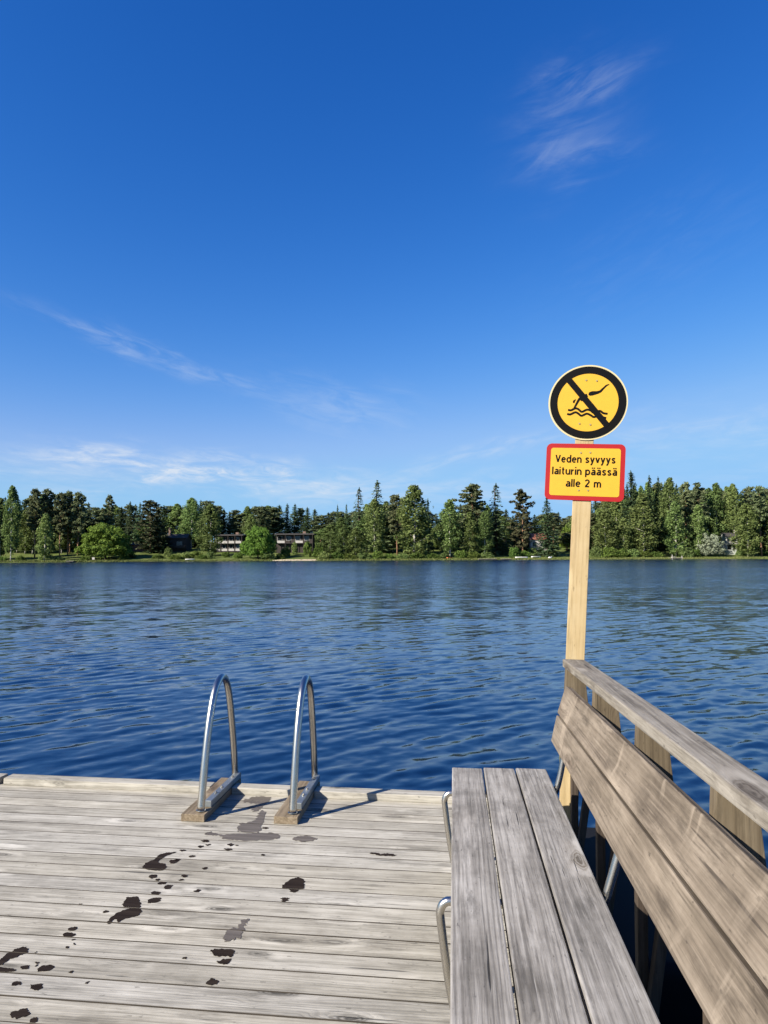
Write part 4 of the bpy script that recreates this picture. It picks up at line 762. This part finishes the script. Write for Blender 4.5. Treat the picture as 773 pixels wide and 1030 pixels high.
grid = [[bm.verts.new(shore(s, edge(s) + x, ground(s, edge(s) + x))) for x in dd] for s in ss]
for a, b_ in zip(grid, grid[1:]):
    for i in range(len(dd) - 1): bm.faces.new((a[i], b_[i], b_[i + 1], a[i + 1]))
o = mesh_obj('far_shore_ground', bm, M_GRASS, smooth=True); o['kind'] = 'structure'
M_SAND = plain('beach_sand', (.46, .38, .27), .95, 0, .18, .5, .1)
bm = bmesh.new()
pts = []
for i in range(29):
    f = i / 28; s = -41 + f * 17.5; wd = 4.2 * math.sin(math.pi * min(1, f * 1.0)) ** .6 * (.6 + .9 * f)
    pts.append([bm.verts.new(shore(s, edge(s) + x, ground(s, edge(s) + x) + .05)) for x in [.2 + (wd + .1) * k / 6 for k in range(7)]])
for a, b_ in zip(pts, pts[1:]):
    for i in range(6): bm.faces.new((a[i], b_[i], b_[i + 1], a[i + 1]))
o = mesh_obj('sandy_beach', bm, M_SAND, smooth=True); o['kind'] = 'structure'
# reeds and tall grass along the waterline
M_REED, t, p = material('shore_reeds')
rnd = t.new('ShaderNodeNewGeometry').outputs['Random Per Island']
t.L.new(t.ramp(rnd, [(0, (.06, .082, .02)), (.5, (.095, .115, .034)), (1, (.145, .145, .06))]), p.inputs['Base Color']); p.inputs['Roughness'].default_value = .9; p.inputs['Specular IOR Level'].default_value = .1
rg = np.random.default_rng(8)
vs, fs = [], []
for i in range(26000):
    s = rg.uniform(-175, 175); t_ = rg.gamma(1.4, 1.6) - .5
    if -40 < s < -24.5 and rg.random() < .93: continue
    d = edge(s) + t_; hh = rg.uniform(.22, .55) * (1.0 if t_ < 2.5 else .8); ww = rg.uniform(.06, .16)
    b0 = shore(s, d, ground(s, d) - .05); a_ = rg.uniform(0, 6.28); l = rg.normal(0, .12, 2)
    k = len(vs)
    vs += [(b0.x - ww * math.cos(a_), b0.y - ww * math.sin(a_), b0.z), (b0.x + ww * math.cos(a_), b0.y + ww * math.sin(a_), b0.z), (b0.x + l[0], b0.y + l[1], b0.z + hh)]
    fs.append((k, k + 1, k + 2))
me = bpy.data.meshes.new('shore_reeds'); me.from_pydata(vs, [], fs); me.materials.append(M_REED)
o = link(bpy.data.objects.new('shore_reeds', me)); tag(o, 'strip of bright grass and reeds along the far waterline', 'reeds', kind='stuff')

# ------------------------------------------------------------------ trees
def leaf_mat(name, lo, mid, hi, trans=.25):
    lo, mid, hi = [[x * 1.22 for x in q] for q in (lo, mid, hi)]
    m, t, p = material(name)
    rnd = t.new('ShaderNodeNewGeometry').outputs['Random Per Island']
    oi = t.new('ShaderNodeObjectInfo').outputs['Random']
    c = t.ramp(rnd, [(0, lo), (.5, mid), (1, hi)])
    hs = t.new('ShaderNodeHueSaturation'); t.L.new(c, hs.inputs['Color'])
    t.put(hs.inputs['Hue'], t.math('MULTIPLY_ADD', oi, .035, .482)); t.put(hs.inputs['Value'], t.math('MULTIPLY_ADD', t.math('FRACT', t.math('MULTIPLY', oi, 5.7)), .5, .75))
    t.L.new(hs.outputs[0], p.inputs['Base Color'])
    p.inputs['Roughness'].default_value = .75; p.inputs['Specular IOR Level'].default_value = .15
    tr = t.new('ShaderNodeBsdfTranslucent'); t.L.new(hs.outputs[0], tr.inputs['Color'])
    ms = t.new('ShaderNodeMixShader'); ms.inputs[0].default_value = trans
    t.L.new(p.outputs[0], ms.inputs[1]); t.L.new(tr.outputs[0], ms.inputs[2]); t.L.new(ms.outputs[0], t.N['Material Output'].inputs['Surface'])
    return m
M_SPR = leaf_mat('spruce_needles', (.034, .058, .028), (.054, .088, .040), (.084, .124, .056), .35)
M_PIN = leaf_mat('pine_needles', (.066, .084, .040), (.100, .122, .056), (.15, .17, .082), .4)
M_BRP = leaf_mat('brownish_pine_needles', (.040, .046, .022), (.062, .066, .031), (.092, .094, .047), .3)
M_LAR = leaf_mat('feathery_needles', (.045, .070, .032), (.075, .105, .048), (.115, .15, .070), .35)
M_BIR = leaf_mat('birch_leaves', (.075, .112, .034), (.118, .165, .050), (.175, .225, .078), .45)
M_WIL = leaf_mat('willow_leaves', (.055, .095, .016), (.095, .150, .024), (.145, .205, .038), .42)
M_GRY = leaf_mat('grey_willow_leaves', (.11, .125, .085), (.17, .19, .13), (.24, .26, .18), .25)
M_SHR = leaf_mat('shrub_leaves', (.045, .078, .016), (.078, .122, .024), (.12, .165, .038), .42)
M_TRB = plain('dark_bark', (.085, .062, .045), .9, 0, .3, 2)
M_TRP = plain('pine_bark', (.24, .135, .075), .9, 0, .3, 2)
M_TRW, t, p = material('birch_bark')
tc = t.new('ShaderNodeTexCoord').outputs['Object']
t.L.new(t.ramp(t.noise(t.vmath('MULTIPLY', tc, (1.5, 1.5, 3)), 1, 4), [(.38, (.06, .055, .05)), (.46, (.50, .47, .42)), (.8, (.62, .59, .54))]), p.inputs['Base Color']); p.inputs['Roughness'].default_value = .8
class Leaves:
    def __init__(s, seed): s.r = np.random.default_rng(seed); s.v = []; s.f = []
    def quad(s, c, u, w_):
        k = len(s.v); c = np.asarray(c); s.v += [tuple(c - u - w_ * .6), tuple(c + u * .2 - w_), tuple(c + u), tuple(c - u * .2 + w_)]; s.f.append((k, k + 1, k + 2, k + 3))
    def rand(s, c, size, flat=.0):
        u = s.r.normal(size=3); u[2] *= (1 - flat); u /= np.linalg.norm(u); w_ = np.cross(u, s.r.normal(size=3)); w_ /= np.linalg.norm(w_) + 1e-9
        z = size * s.r.uniform(.6, 1.3); s.quad(c, u * z, w_ * z * .6)
    def face(s, c, nrm, size, jit=.7):
        nn = np.asarray(nrm, float) + s.r.normal(size=3) * jit; nn /= np.linalg.norm(nn) + 1e-9
        u = np.cross(nn, s.r.normal(size=3)); u /= np.linalg.norm(u) + 1e-9; w_ = np.cross(nn, u); z = size * s.r.uniform(.6, 1.3)
        s.quad(c, u * z, w_ * z * .62)
    def mesh(s, name, mat):
        me = bpy.data.meshes.new(name); me.from_pydata(s.v, [], s.f); me.materials.append(mat); return me
def trunk_mesh(h, r, mat, seed, limbs=()):
    rr = random.Random(seed); bm = bmesh.new()
    pts, rad = [], []
    ox = oy = 0
    for i in range(9):
        f = i / 8; pts.append((ox, oy, f * h - .4 * (i == 0))); rad.append(r * (1 - .88 * f) + .01); ox += rr.uniform(-.1, .1) * h / 24; oy += rr.uniform(-.1, .1) * h / 24
    tube(bm, pts, r, 8, True, rad)
    for (z, az_, L, up) in limbs:
        i = min(7, int(z / h * 8)); p0 = Vector(pts[i]).lerp(Vector(pts[i + 1]), z / h * 8 - i)
        d_ = Vector((math.cos(az_), math.sin(az_), up)).normalized(); r0 = max(.03, r * (1 - .88 * z / h) * .5)
        tube(bm, [p0, p0 + d_ * L * .5 + Vector((0, 0, -.02 * L)), p0 + d_ * L + Vector((0, 0, .05 * L))], r0, 6, True, [r0, r0 * .6, r0 * .25])
    me = bpy.data.meshes.new('trunk'); bm.to_mesh(me); bm.free(); me.materials.append(mat)
    me.polygons.foreach_set('use_smooth', [True] * len(me.polygons)); return me
def spruce(seed, H=24.0, rad=3.6, mat=None, sparse=1.0):
    L = Leaves(seed); r = L.r; limbs = []
    z = .6
    while z < H - .3:
        f = z / H; R0 = rad * (1 - f) ** .85 * (1 if f > .12 else .75) + .25
        nb = int(9 * (1 - .35 * f)); a0 = r.uniform(0, 6.28); R0 *= r.uniform(.82, 1.12)
        for k in range(nb):
            if r.random() > .93 * sparse: continue
            a = a0 + 6.283 * k / nb + r.normal(0, .15); ln = R0 * r.uniform(.68, 1.18)
            if k % 4 == 0 and f < .8: limbs.append((z, a, ln * .7, -.15))
            m = max(2, int(ln / .34))
            for q in range(m):
                g = (q + .6) / m; rad_ = ln * g; dz = -.30 * ln * g + .12 * ln * g * g + r.normal(0, .06)
                c = np.array([math.cos(a) * rad_ + r.normal(0, .07), math.sin(a) * rad_ + r.normal(0, .07), z + dz])
                d_ = np.array([math.cos(a + r.normal(0, .4)), math.sin(a + r.normal(0, .4)), -.35]); s_ = (.42 - .12 * f) * r.uniform(.7, 1.2)
                w_ = np.array([-math.sin(a), math.cos(a), r.normal(-.1, .5)])
                L.quad(c, d_ * s_, w_ * s_ * .55)
                if r.random() < .6: L.quad(c + [0, 0, -.18], np.array([r.normal(0, .25), r.normal(0, .25), -1]) * s_ * .8, w_ * s_ * .4)
        z += .46 * (1 - .25 * f) * r.uniform(.8, 1.2)
    for q in range(14): L.quad(np.array([r.normal(0, .05), r.normal(0, .05), H - .1 * q + .3]), np.array([r.normal(0, .12), r.normal(0, .12), .28]), np.array([.09, r.normal(0, .05), 0]))
    return L.mesh('crown', mat or M_SPR), trunk_mesh(H * .97, .24, M_TRB, seed, limbs[:60]), H, rad
def clumps(L, C, rad, n, size, flat=.3, squash=.6, shell=.5):
    r = L.r
    for _ in range(n):
        d_ = r.normal(size=3); d_ /= np.linalg.norm(d_); q = r.uniform(shell, 1.05); d_[2] *= squash
        L.face(np.asarray(C) + d_ * rad * q, d_ + np.array([0, 0, .25]), size, .65)
def pine(seed, H=24.0, rad=3.8, base=.42, mat=None, tall=False):
    L = Leaves(seed); r = L.r; limbs = []
    nb = 46 if not tall else 26
    for i in range(nb):
        f = base + (1 - base) * (i / nb) ** .9; z = f * H * .97; g = (f - base) / (1 - base)
        prof = rad * (math.sin(math.pi * min(1, .16 + .80 * g)) ** .7) * r.uniform(.45, 1.12)
        a = i * 2.4 + r.normal(0, .4); up = .12 + .35 * g
        limbs.append((max(.1, z - .2 * prof), a, prof * .85, up))
        for q in range(3):
            rr_ = prof * (.45 + .3 * q); c = np.array([math.cos(a + r.normal(0, .2)) * rr_, math.sin(a + r.normal(0, .2)) * rr_, z + up * rr_ * .6 + r.normal(0, .15)])
            clumps(L, c, r.uniform(.8, 1.3) * (1 - .3 * g), 34, .36, .45, .55, .3)
    clumps(L, (0, 0, H * .965), 1.0, 60, .3, .2, .9, .2)
    for i in range(5): limbs.append((H * base * r.uniform(.55, .95), r.uniform(0, 6.28), r.uniform(.5, 1.2), -.1))
    return L.mesh('crown', mat or M_PIN), trunk_mesh(H * .96, .27, M_TRP, seed, limbs), H, rad
def birch(seed, H=22.0, rad=3.8, base=.13, mat=None, n=62, size=.26, weep=.6):
    L = Leaves(seed); r = L.r; limbs = []
    for i in range(n):
        g = (i + .5) / n; z = H * (base + (1 - base) * g ** .95)
        prof = rad * min(1, 1.9 * (1 - g) ** .75) * min(1, .62 + 1.6 * g) * r.uniform(.55, 1.1)
        a = i * 2.399 + r.normal(0, .3); rr_ = prof * r.uniform(.55, .82)
        limbs.append((max(.2, z - .9 * rr_ * .6), a, rr_ * .9, .55))
        c = np.array([math.cos(a) * rr_, math.sin(a) * rr_, z])
        cr = r.uniform(.75, 1.25) * (.55 + .6 * min(1, prof / 3))
        clumps(L, c, cr * 1.12, 70, size * 1.15, .1, .85, .35)
        for q in range(int(16 * weep)):   # hanging sprays
            o_ = r.normal(0, cr * .55, 2); 
            for k in range(3): L.rand((c[0] + o_[0], c[1] + o_[1], c[2] - cr * .6 - k * .34 - r.uniform(0, .2)), size * .8, -.6)
    clumps(L, (0, 0, H * .97), .7, 50, size, .1, 1.3, .2)
    return L.mesh('crown', mat or M_BIR), trunk_mesh(H * .95, .19, M_TRW, seed, limbs[::2]), H, rad
def willow(seed, H=11.0, rad=7.0, mat=None, n=120, size=.25):
    L = Leaves(seed); r = L.r; limbs = []
    for i in range(n):
        z = r.uniform(-.05, 1) ; th_ = i * 2.399; rr_ = math.sqrt(max(0, 1 - z * z)) if z > 0 else 1
        k = r.uniform(.74, .95)
        c = np.array([math.cos(th_) * rr_ * rad * k, math.sin(th_) * rr_ * rad * k, H * (.12 + .80 * max(0, z) * k + .12 * (z <= 0))]) * r.uniform(.96, 1.04)
        cr = r.uniform(.8, 1.45) * H / 11
        if i % 5 == 0: limbs.append((H * .12, th_, rr_ * rad * .7, .5 + z))
        for _ in range(95):
            d_ = r.normal(size=3); d_ /= np.linalg.norm(d_); d_[2] = abs(d_[2]) * .9 if r.random() < .75 else d_[2]
            L.face(c + d_ * cr * r.uniform(.8, 1.04), d_, size, .45)
    for _ in range(2200):   # darkening is left to real shade: inner foliage fills the middle
        d_ = r.normal(size=3); d_ /= np.linalg.norm(d_); d_[2] = abs(d_[2]); q = r.uniform(.3, .85)
        L.rand((d_[0] * rad * q, d_[1] * rad * q, H * (.1 + .8 * d_[2] * q)), size * 1.3, .2)
    return L.mesh('crown', mat or M_WIL), trunk_mesh(H * .45, .35, M_TRB, seed, limbs), H, rad
def shrub_mesh(seed, mat):
    L = Leaves(seed); r = L.r
    for i in range(26):
        z = r.uniform(0, 1); th_ = i * 2.399; rr_ = math.sqrt(1 - z * z * .95) * r.uniform(.55, 1)
        clumps(L, (math.cos(th_) * rr_ * 1.5, math.sin(th_) * rr_ * 1.5, .25 + z * 1.5 * r.uniform(.7, 1)), .55, 34, .17, .1, .8, .4)
    return L.mesh('crown', mat)
PROT = {
 'spruce': [spruce(1), spruce(2, 24, 3.2), spruce(3, 24, 3.9)],
 'larch': [spruce(7, 24, 3.4, M_LAR, .62), spruce(8, 24, 3.0, M_LAR, .55)],
 'pine': [pine(11), pine(12, 24, 3.6, .30), pine(13, 24, 4.0, .36)],
 'brownpine': [pine(15, 22, 4.6, .10, M_BRP), pine(16, 22, 4.6, .14, M_BRP)],
 'tallpine': [pine(18, 24, 3.2, .52, None, True), pine(19, 24, 3.4, .45, None, True)],
 'birch': [birch(21), birch(22, 22, 3.6, .10), birch(23, 22, 4.2, .16), birch(24, 22, 3.9, .08, None, 70)],
 'youngbirch': [birch(26, 14, 2.6, .05, None, 40, .22)],
 'willow': [willow(31), willow(32)],
}
SHR = [shrub_mesh(41, M_SHR), shrub_mesh(42, M_SHR), shrub_mesh(43, M_BIR)]
NAME = {'spruce': 'spruce_tree', 'larch': 'larch_tree', 'pine': 'pine_tree', 'brownpine': 'pine_tree', 'tallpine': 'pine_tree', 'birch': 'birch_tree', 'youngbirch': 'birch_tree', 'willow': 'willow_tree'}
cnt = {}
def plant(kind, s, d, top, hw, label, group=None, crown_mat=None):
    P = PROT[kind]; i = cnt.get(kind, 0); cnt[kind] = i + 1
    cr, tr, H, rad = P[i % len(P)]
    zb = ground(s, d); sc_z = (top - zb) / H; sx = hw / rad * {'spruce': 1.5, 'larch': 1.9, 'pine': 1.25, 'brownpine': 1.2, 'tallpine': 1.2, 'birch': 1.2, 'youngbirch': 1.2, 'willow': 1.0}[kind]
    e = empty(NAME[kind], shore(s, d, zb), label, 'tree', group, rz=random.uniform(0, 6.28))
    e.scale = (sx, sx, sc_z)
    for nm, me in (('trunk', tr), ('crown', cr)):
        o = link(bpy.data.objects.new(nm, me)); o.parent = e
    return e
for kind, s, d, top, hw, label in TREES: plant(kind, s, d, top, hw, label)
SEC = [(-112, 'behind the tall pines at the left end'), (-82, 'behind the biggest round willow'), (-53, 'behind the dark cabin and the left terrace house'), (-23, 'behind the willow between the terrace houses'), (18, 'behind the birches in the centre'), (70, 'behind the broad brown pine and the red roof'), (109, 'behind the tallest dark spruce right of the signs'), (999, 'behind the grey cottage at the right end')]
def section(s, d):
    s = s * 258 / d
    for lim, nm in SEC:
        if s < lim: return nm
for kind, s, d, top, hw in FILL:
    w_ = section(s, d); k = {'spruce': 'dark spruce', 'pine': 'dark green pine', 'birch': 'green birch'}[kind]
    plant(kind, s, d, top, hw, k + ' in the thick wood ' + w_, k + 's ' + w_)
# grey willow bush
def grey_bush(s, d, hw, h):
    me = willow(51, 11.0, 7.0, M_GRY, 90, .28)[0]
    e = empty('grey_willow_bush', shore(s, d, ground(s, d)), 'round silvery grey willow bush on the bank left of the grey cottage', 'bush'); e.scale = (hw / 7, hw / 7, h / 11)
    o = link(bpy.data.objects.new('crown', me)); o.parent = e
grey_bush((714.5 - 386.5) / 700 * 260, 260, 5.2, 9.3)
SSEC = [(-112, 'below the tall pines at the left end'), (-60, 'on the lawn below the dark cabin'), (-22, 'in front of the terrace houses and the beach'), (25, 'under the birches in the centre'), (72, 'around the white boats and the orange kayak'), (110, 'along the bank right of the sign post'), (999, 'beside the grey cottage at the right')]
for i, (s, d, hw, h) in enumerate(SHRUBS):
    nm = next(n_ for lim, n_ in SSEC if s < lim)
    o = link(bpy.data.objects.new('shrub', SHR[i % 3])); o.location = shore(s, d, ground(s, d) - .1); o.scale = (hw / 1.9, hw / 1.9, h / 2.0); o.rotation_euler.z = random.uniform(0, 6.28)
    tag(o, 'low rounded green shrub ' + nm, 'shrub', 'shrubs ' + nm)

# ------------------------------------------------------------------ buildings
M_DKW = plain('dark_brown_boards', (.030, .022, .018), .8, 0, .2, 1)
M_ROOFD = plain('dark_roof', (.045, .04, .04), .8, 0, .2, 1)
M_WHT = plain('white_panel', (.42, .40, .37), .6, 0, .05, 1)
M_GLS = plain('dark_window_glass', (.02, .025, .03), .08, 0, .1, 1)
M_TILE = plain('red_tile_roof', (.22, .08, .045), .8, 0, .15, 2)
M_GRYW = plain('grey_green_boards', (.40, .43, .40), .7, 0, .08, 1)
M_BRICK = plain('chimney_brick', (.20, .13, .10), .9, 0, .15, 3)
def house(name, s, d, zb, label, cat='house'):
    e = link(bpy.data.objects.new(name, None)); e.matrix_world = Matrix.Translation(shore(s, d, zb)) @ Matrix.Rotation(YAW, 4, 'Z'); return tag(e, label, cat)
def hb(name, mat, parent, boxes, bev=0):
    bm = bmesh.new()
    for q in boxes: box(bm, *q, bev)
    return mesh_obj(name, bm, mat, parent)
def windows(parent, rects, y, frame=M_WHT):
    for x0, x1, z0, z1 in rects:
        f = hb('window', frame, parent, [(x0, x1, y - .06, y - .003, z0, z0 + .1), (x0, x1, y - .06, y - .003, z1 - .1, z1), (x0, x0 + .1, y - .06, y - .003, z0 + .1, z1 - .1), (x1 - .1, x1, y - .06, y - .003, z0 + .1, z1 - .1)])
        hb('pane', M_GLS, f, [(x0 + .1, x1 - .1, y - .03, y - .004, z0 + .1, z1 - .1)])
def gable(name, mat, parent, w_, dp_, z0, h, ov=.4, th=.18):
    """ridge along x"""
    bm = bmesh.new()
    for sgn in (-1, 1):
        a, b_ = (0, h), (sgn * (dp_ / 2 + ov), -h * ov / (dp_ / 2))
        pts = [(a[0], z0 + a[1]), (b_[0], z0 + b_[1]), (b_[0], z0 + b_[1] + th), (a[0], z0 + a[1] + th)]
        hexa(bm, [(-w_ / 2 - ov, y, z) for y, z in pts] + [(w_ / 2 + ov, y, z) for y, z in pts])
    return mesh_obj(name, bm, mat, parent)
def prism_wall(mat, parent, w_, dp_, h, gh):
    bm = bmesh.new()
    a = [(-dp_ / 2, -1.5), (dp_ / 2, -1.5), (dp_ / 2, h), (0, h + gh), (-dp_ / 2, h)]
    A = [bm.verts.new((-w_ / 2, y, z)) for y, z in a]; B_ = [bm.verts.new((w_ / 2, y, z)) for y, z in a]
    bm.faces.new(A); bm.faces.new(B_[::-1])
    for i in range(5): bm.faces.new((A[i], B_[i], B_[(i + 1) % 5], A[(i + 1) % 5]))
    return mesh_obj('wall', bm, mat, parent)
def px(u, d): return (u - 386.5) / 700 * d
# dark cabin with chimney
h = house('dark_cabin', px(180, 294), 294, 4.5, 'dark brown cabin with a chimney on the lawn at left')
prism_wall(M_DKW, h, 8.6, 7, 4.6, 1.5); r_ = gable('roof', M_ROOFD, h, 8.6, 7, 4.6, 1.5); hb('chimney', M_BRICK, r_, [(-4.0, -3.2, -.5, .4, 5, 8.9)], .04)
windows(h, [(-3, -1.6, 1.6, 3.2), (.2, 2.8, 1.2, 3.2)], -3.5, M_DKW); hb('terrace', M_DKW, h, [(-4.6, 4.6, -5.4, -3.51, .2, .5), (-4.6, 4.6, -5.45, -5.4, .5, 1.4)])
h = house('red_shed', px(143, 292), 292, 4.0, 'low reddish shed half hidden behind the brownish pine', 'shed')
prism_wall(plain('red_ochre_boards', (.16, .07, .05), .85, 0, .15, 1), h, 6.5, 4, 2.3, .9); gable('roof', M_ROOFD, h, 6.5, 4, 2.3, .9)
# two storey terrace houses
def terrace(s, d, zb, W_, H_, label, bays, two=True):
    h = house('terrace_house', s, d, zb, label)
    hb('wall', M_DKW, h, [(-W_ / 2, W_ / 2, 0, 8, -2.5, H_)])
    r_ = hb('roof', M_ROOFD, h, [(-W_ / 2 - .7, W_ / 2 + .7, -1.5, 8.6, H_ + .003, H_ + .55)], .05)
    hb('chimney', M_BRICK, r_, [(W_ * .2, W_ * .2 + 1.2, 3, 4, H_ + .55, H_ + 1.5)], .03)
    lev = [0, H_ / 2] if two else [H_ / 2]
    for z in lev:
        for i in range(bays):
            x0 = -W_ / 2 + W_ / bays * i + .25; x1 = x0 + W_ / bays - .5
            windows(h, [(x0, x0 + (x1 - x0) * .62, z + .95, z + H_ / 2 - .45)], 0)
            if i % 2 == 0 or two: hb('balcony_panel', M_WHT, h, [(x0, x1, -1.25, -1.18, z + .05, z + .95)])
        hb('balcony_floor', M_ROOFD, h, [(-W_ / 2, W_ / 2, -1.25, -.003, z - .15, z + .03)])
    for i in range(bays + 1):
        x = -W_ / 2 + W_ / bays * i; hb('post', M_DKW, h, [(x - .09, x + .09, -1.4, -1.26, -2.5, H_)])
    return h
terrace(px(230.5, 284), 284, 3.4, 11.2, 6.2, 'left terrace house, two storeys with white balcony panels and a dark roof', 4)
terrace(px(297, 282), 282, 3.2, 14.6, 6.6, 'right terrace house, long and dark with a flat roof above the sandy beach', 4, False)
h = house('red_roofed_house', px(540.5, 287), 287, 3.4, 'white house with a red tiled roof half hidden behind the stout spruce')
prism_wall(M_WHT, h, 6.5, 6, 4.3, 2.2); gable('roof', M_TILE, h, 6.5, 6, 4.3, 2.2); windows(h, [(-2.4, -1, 1.4, 3), (.8, 2.2, 1.4, 3)], -3, M_DKW)
h = house('white_cabin', px(502, 286), 286, 3.2, 'small white cabin glimpsed under the feathery birch like tree', 'cabin')
prism_wall(M_WHT, h, 5.5, 4, 2.3, 1.0); gable('roof', M_ROOFD, h, 5.5, 4, 2.3, 1.0); windows(h, [(-1.6, -.4, .8, 1.9)], -2, M_DKW)
h = house('grey_cottage', px(733, 272), 272, 1.9, 'pale grey two storey cottage among the birches at right')
prism_wall(M_GRYW, h, 4.4, 5, 6.2, 1.2); gable('roof', M_ROOFD, h, 4.4, 5, 6.2, 1.2)
windows(h, [(-1.9, -.5, 4.1, 5.7), (.1, 1.7, 4.1, 5.7), (-1.8, -.2, 1.0, 2.8), (.3, 1.7, 1.0, 2.8)], -2.5); hb('balcony', M_WHT, h, [(-2.2, 2.2, -3.6, -2.51, 3.1, 3.25), (-2.2, 2.2, -3.62, -3.57, 3.25, 4.0)])
h = house('red_roofed_villa', px(759, 292), 292, 6.5, 'small villa with a red roof showing between birches at the far right')
prism_wall(M_GRYW, h, 6, 5, 5.2, 1.8); gable('roof', M_TILE, h, 6, 5, 5.2, 1.8); windows(h, [(-2, -.6, 3, 4.6), (.6, 2, 3, 4.6)], -2.5)

# ------------------------------------------------------------------ boats and small things on the bank
M_BOAT = plain('white_boat', (.72, .72, .70), .4, 0, .05, 2)
M_BOATIN = plain('boat_inside', (.36, .34, .30), .6, 0, .1, 2)
M_PLANKS = plain('grey_pier_planks', (.40, .38, .34), .85, 0, .15, 2)
M_ORG = plain('orange_plastic', (.62, .17, .05), .45, 0, .06, 2)
def hull(bm, L_, B_, H_, zin=.0):
    n, mS = 15, 9; rows = []
    for i in range(n):
        f = i / (n - 1); x = (f - .5) * L_; bw = B_ / 2 * (math.sin(math.pi * min(1, (f * .86 + .14))) ** .6 if f < .999 else .02); sh = H_ * (1 + .35 * (2 * f - 1) ** 2 * (f > .5))
        rows.append([bm.verts.new((x, bw * math.sin(a), -sh * math.cos(a) * (abs(math.cos(a)) > 1e-6) + H_)) for a in [-math.pi / 2 + math.pi * k / (mS - 1) for k in range(mS)]])
    for a, b_ in zip(rows, rows[1:]):
        for k in range(mS - 1): bm.faces.new((a[k], a[k + 1], b_[k + 1], b_[k]))
    bm.faces.new(rows[0]); bm.faces.new(rows[-1][::-1])
def boat(s, d, L_, rz, label, flip=False, mat=M_BOAT, nm='rowing_boat', cat='boat', z=None, B_=1.45, H_=.55):
    zb = (ground(s, d) if z is None else z)
    e = link(bpy.data.objects.new(nm, None)); m = Matrix.Translation(shore(s, d, zb + (.5 if flip else 0))) @ Matrix.Rotation(YAW + rz, 4, 'Z')
    if flip: m = m @ Matrix.Rotation(math.pi, 4, 'X')
    e.matrix_world = m; tag(e, label, cat)
    bm = bmesh.new(); hull(bm, L_, B_, H_); o = mesh_obj('hull', bm, mat, e, True)
    md = o.modifiers.new('thickness', 'SOLIDIFY'); md.thickness = .05
    if not flip:
        for f in (-.2, .15): hb('thwart', M_BOATIN, e, [(f * L_ - .12, f * L_ + .12, -B_ * .4, B_ * .4, H_ * .62, H_ * .68)])
    return e
boat(px(525, 253), 253.5, 4.6, .05, 'white rowing boat lying on the bank beside the grey pier')
boat(px(540, 258), 259, 4.2, .5, 'white rowing boat pulled up on the grass between the brown pine and the stout spruce')
boat(px(554, 254), 254.5, 3.4, 1.1, 'small upturned white boat at the foot of the stout spruce', True)
boat(px(452.5, 257), 256.5, 3.6, .9, 'orange kayak lying under the round topped birch', False, M_ORG, 'kayak', 'kayak', None, .8, .5)
boat(px(193, 252), 250.6, 3.2, .2, 'little white boat moored on the shore below the left terrace house')
def pier(s, d, L_, W_, label):
    e = house('pier', s, d, 0, label, 'pier')
    hb('decking', M_PLANKS, e, [(-L_ / 2 + i * .2, -L_ / 2 + i * .2 + .19, -W_, 1.5, -.12, -.05) for i in range(int(L_ / .2))])
    hb('side_beam', M_BEAM, e, [(-L_ / 2, L_ / 2, -W_ + .05, -W_ + .15, -.3, -.123)])
    for x in (-L_ / 2 + .3, L_ / 2 - .3): hb('pile', M_BEAM, e, [(x - .08, x + .08, -W_ + .2, -W_ + .36, -1.2, -.122)])
pier(px(490, 250), edge(px(490, 250)), 6.5, 1.6, 'low grey pier left of the white rowing boat')
pier(px(508, 250), edge(px(508, 250)), 3.5, 2.4, 'short stepped grey pier touching the white rowing boat')
pier(px(74, 250), edge(px(74, 250)), 2.6, 1.8, 'small pale pier in front of the tall pines at left')
e = house('pier_bench', px(677, 251), edge(px(677, 251)), 0, 'small white jetty with two posts and a seat on the waterline at right', 'jetty')
hb('deck', M_WHT, e, [(-2, 2, -1.6, 1.2, -.1, 0)]); hb('seat', M_WHT, e, [(-1.6, -.4, -.6, -.1, .4, .47), (-1.55, -1.45, -.55, -.15, .003, .397), (-.55, -.45, -.55, -.15, .003, .397)]); 
for x in (-1.7, 1.75): hb('post', M_WHT, e, [(x - .1, x + .1, -1.4, -1.2, -1, 1.1 if x < 0 else .7)])
e = house('notice_board', px(95, 253), 253, ground(px(95, 253), 253), 'small white board on a stake on the shore below the biggest round willow', 'board')
hb('stake', M_TRB, e, [(-.05, .05, 0, .08, -.3, .5)]); hb('panel', M_WHT, e, [(-.45, .45, -.05, -.002, .35, 1.15)])
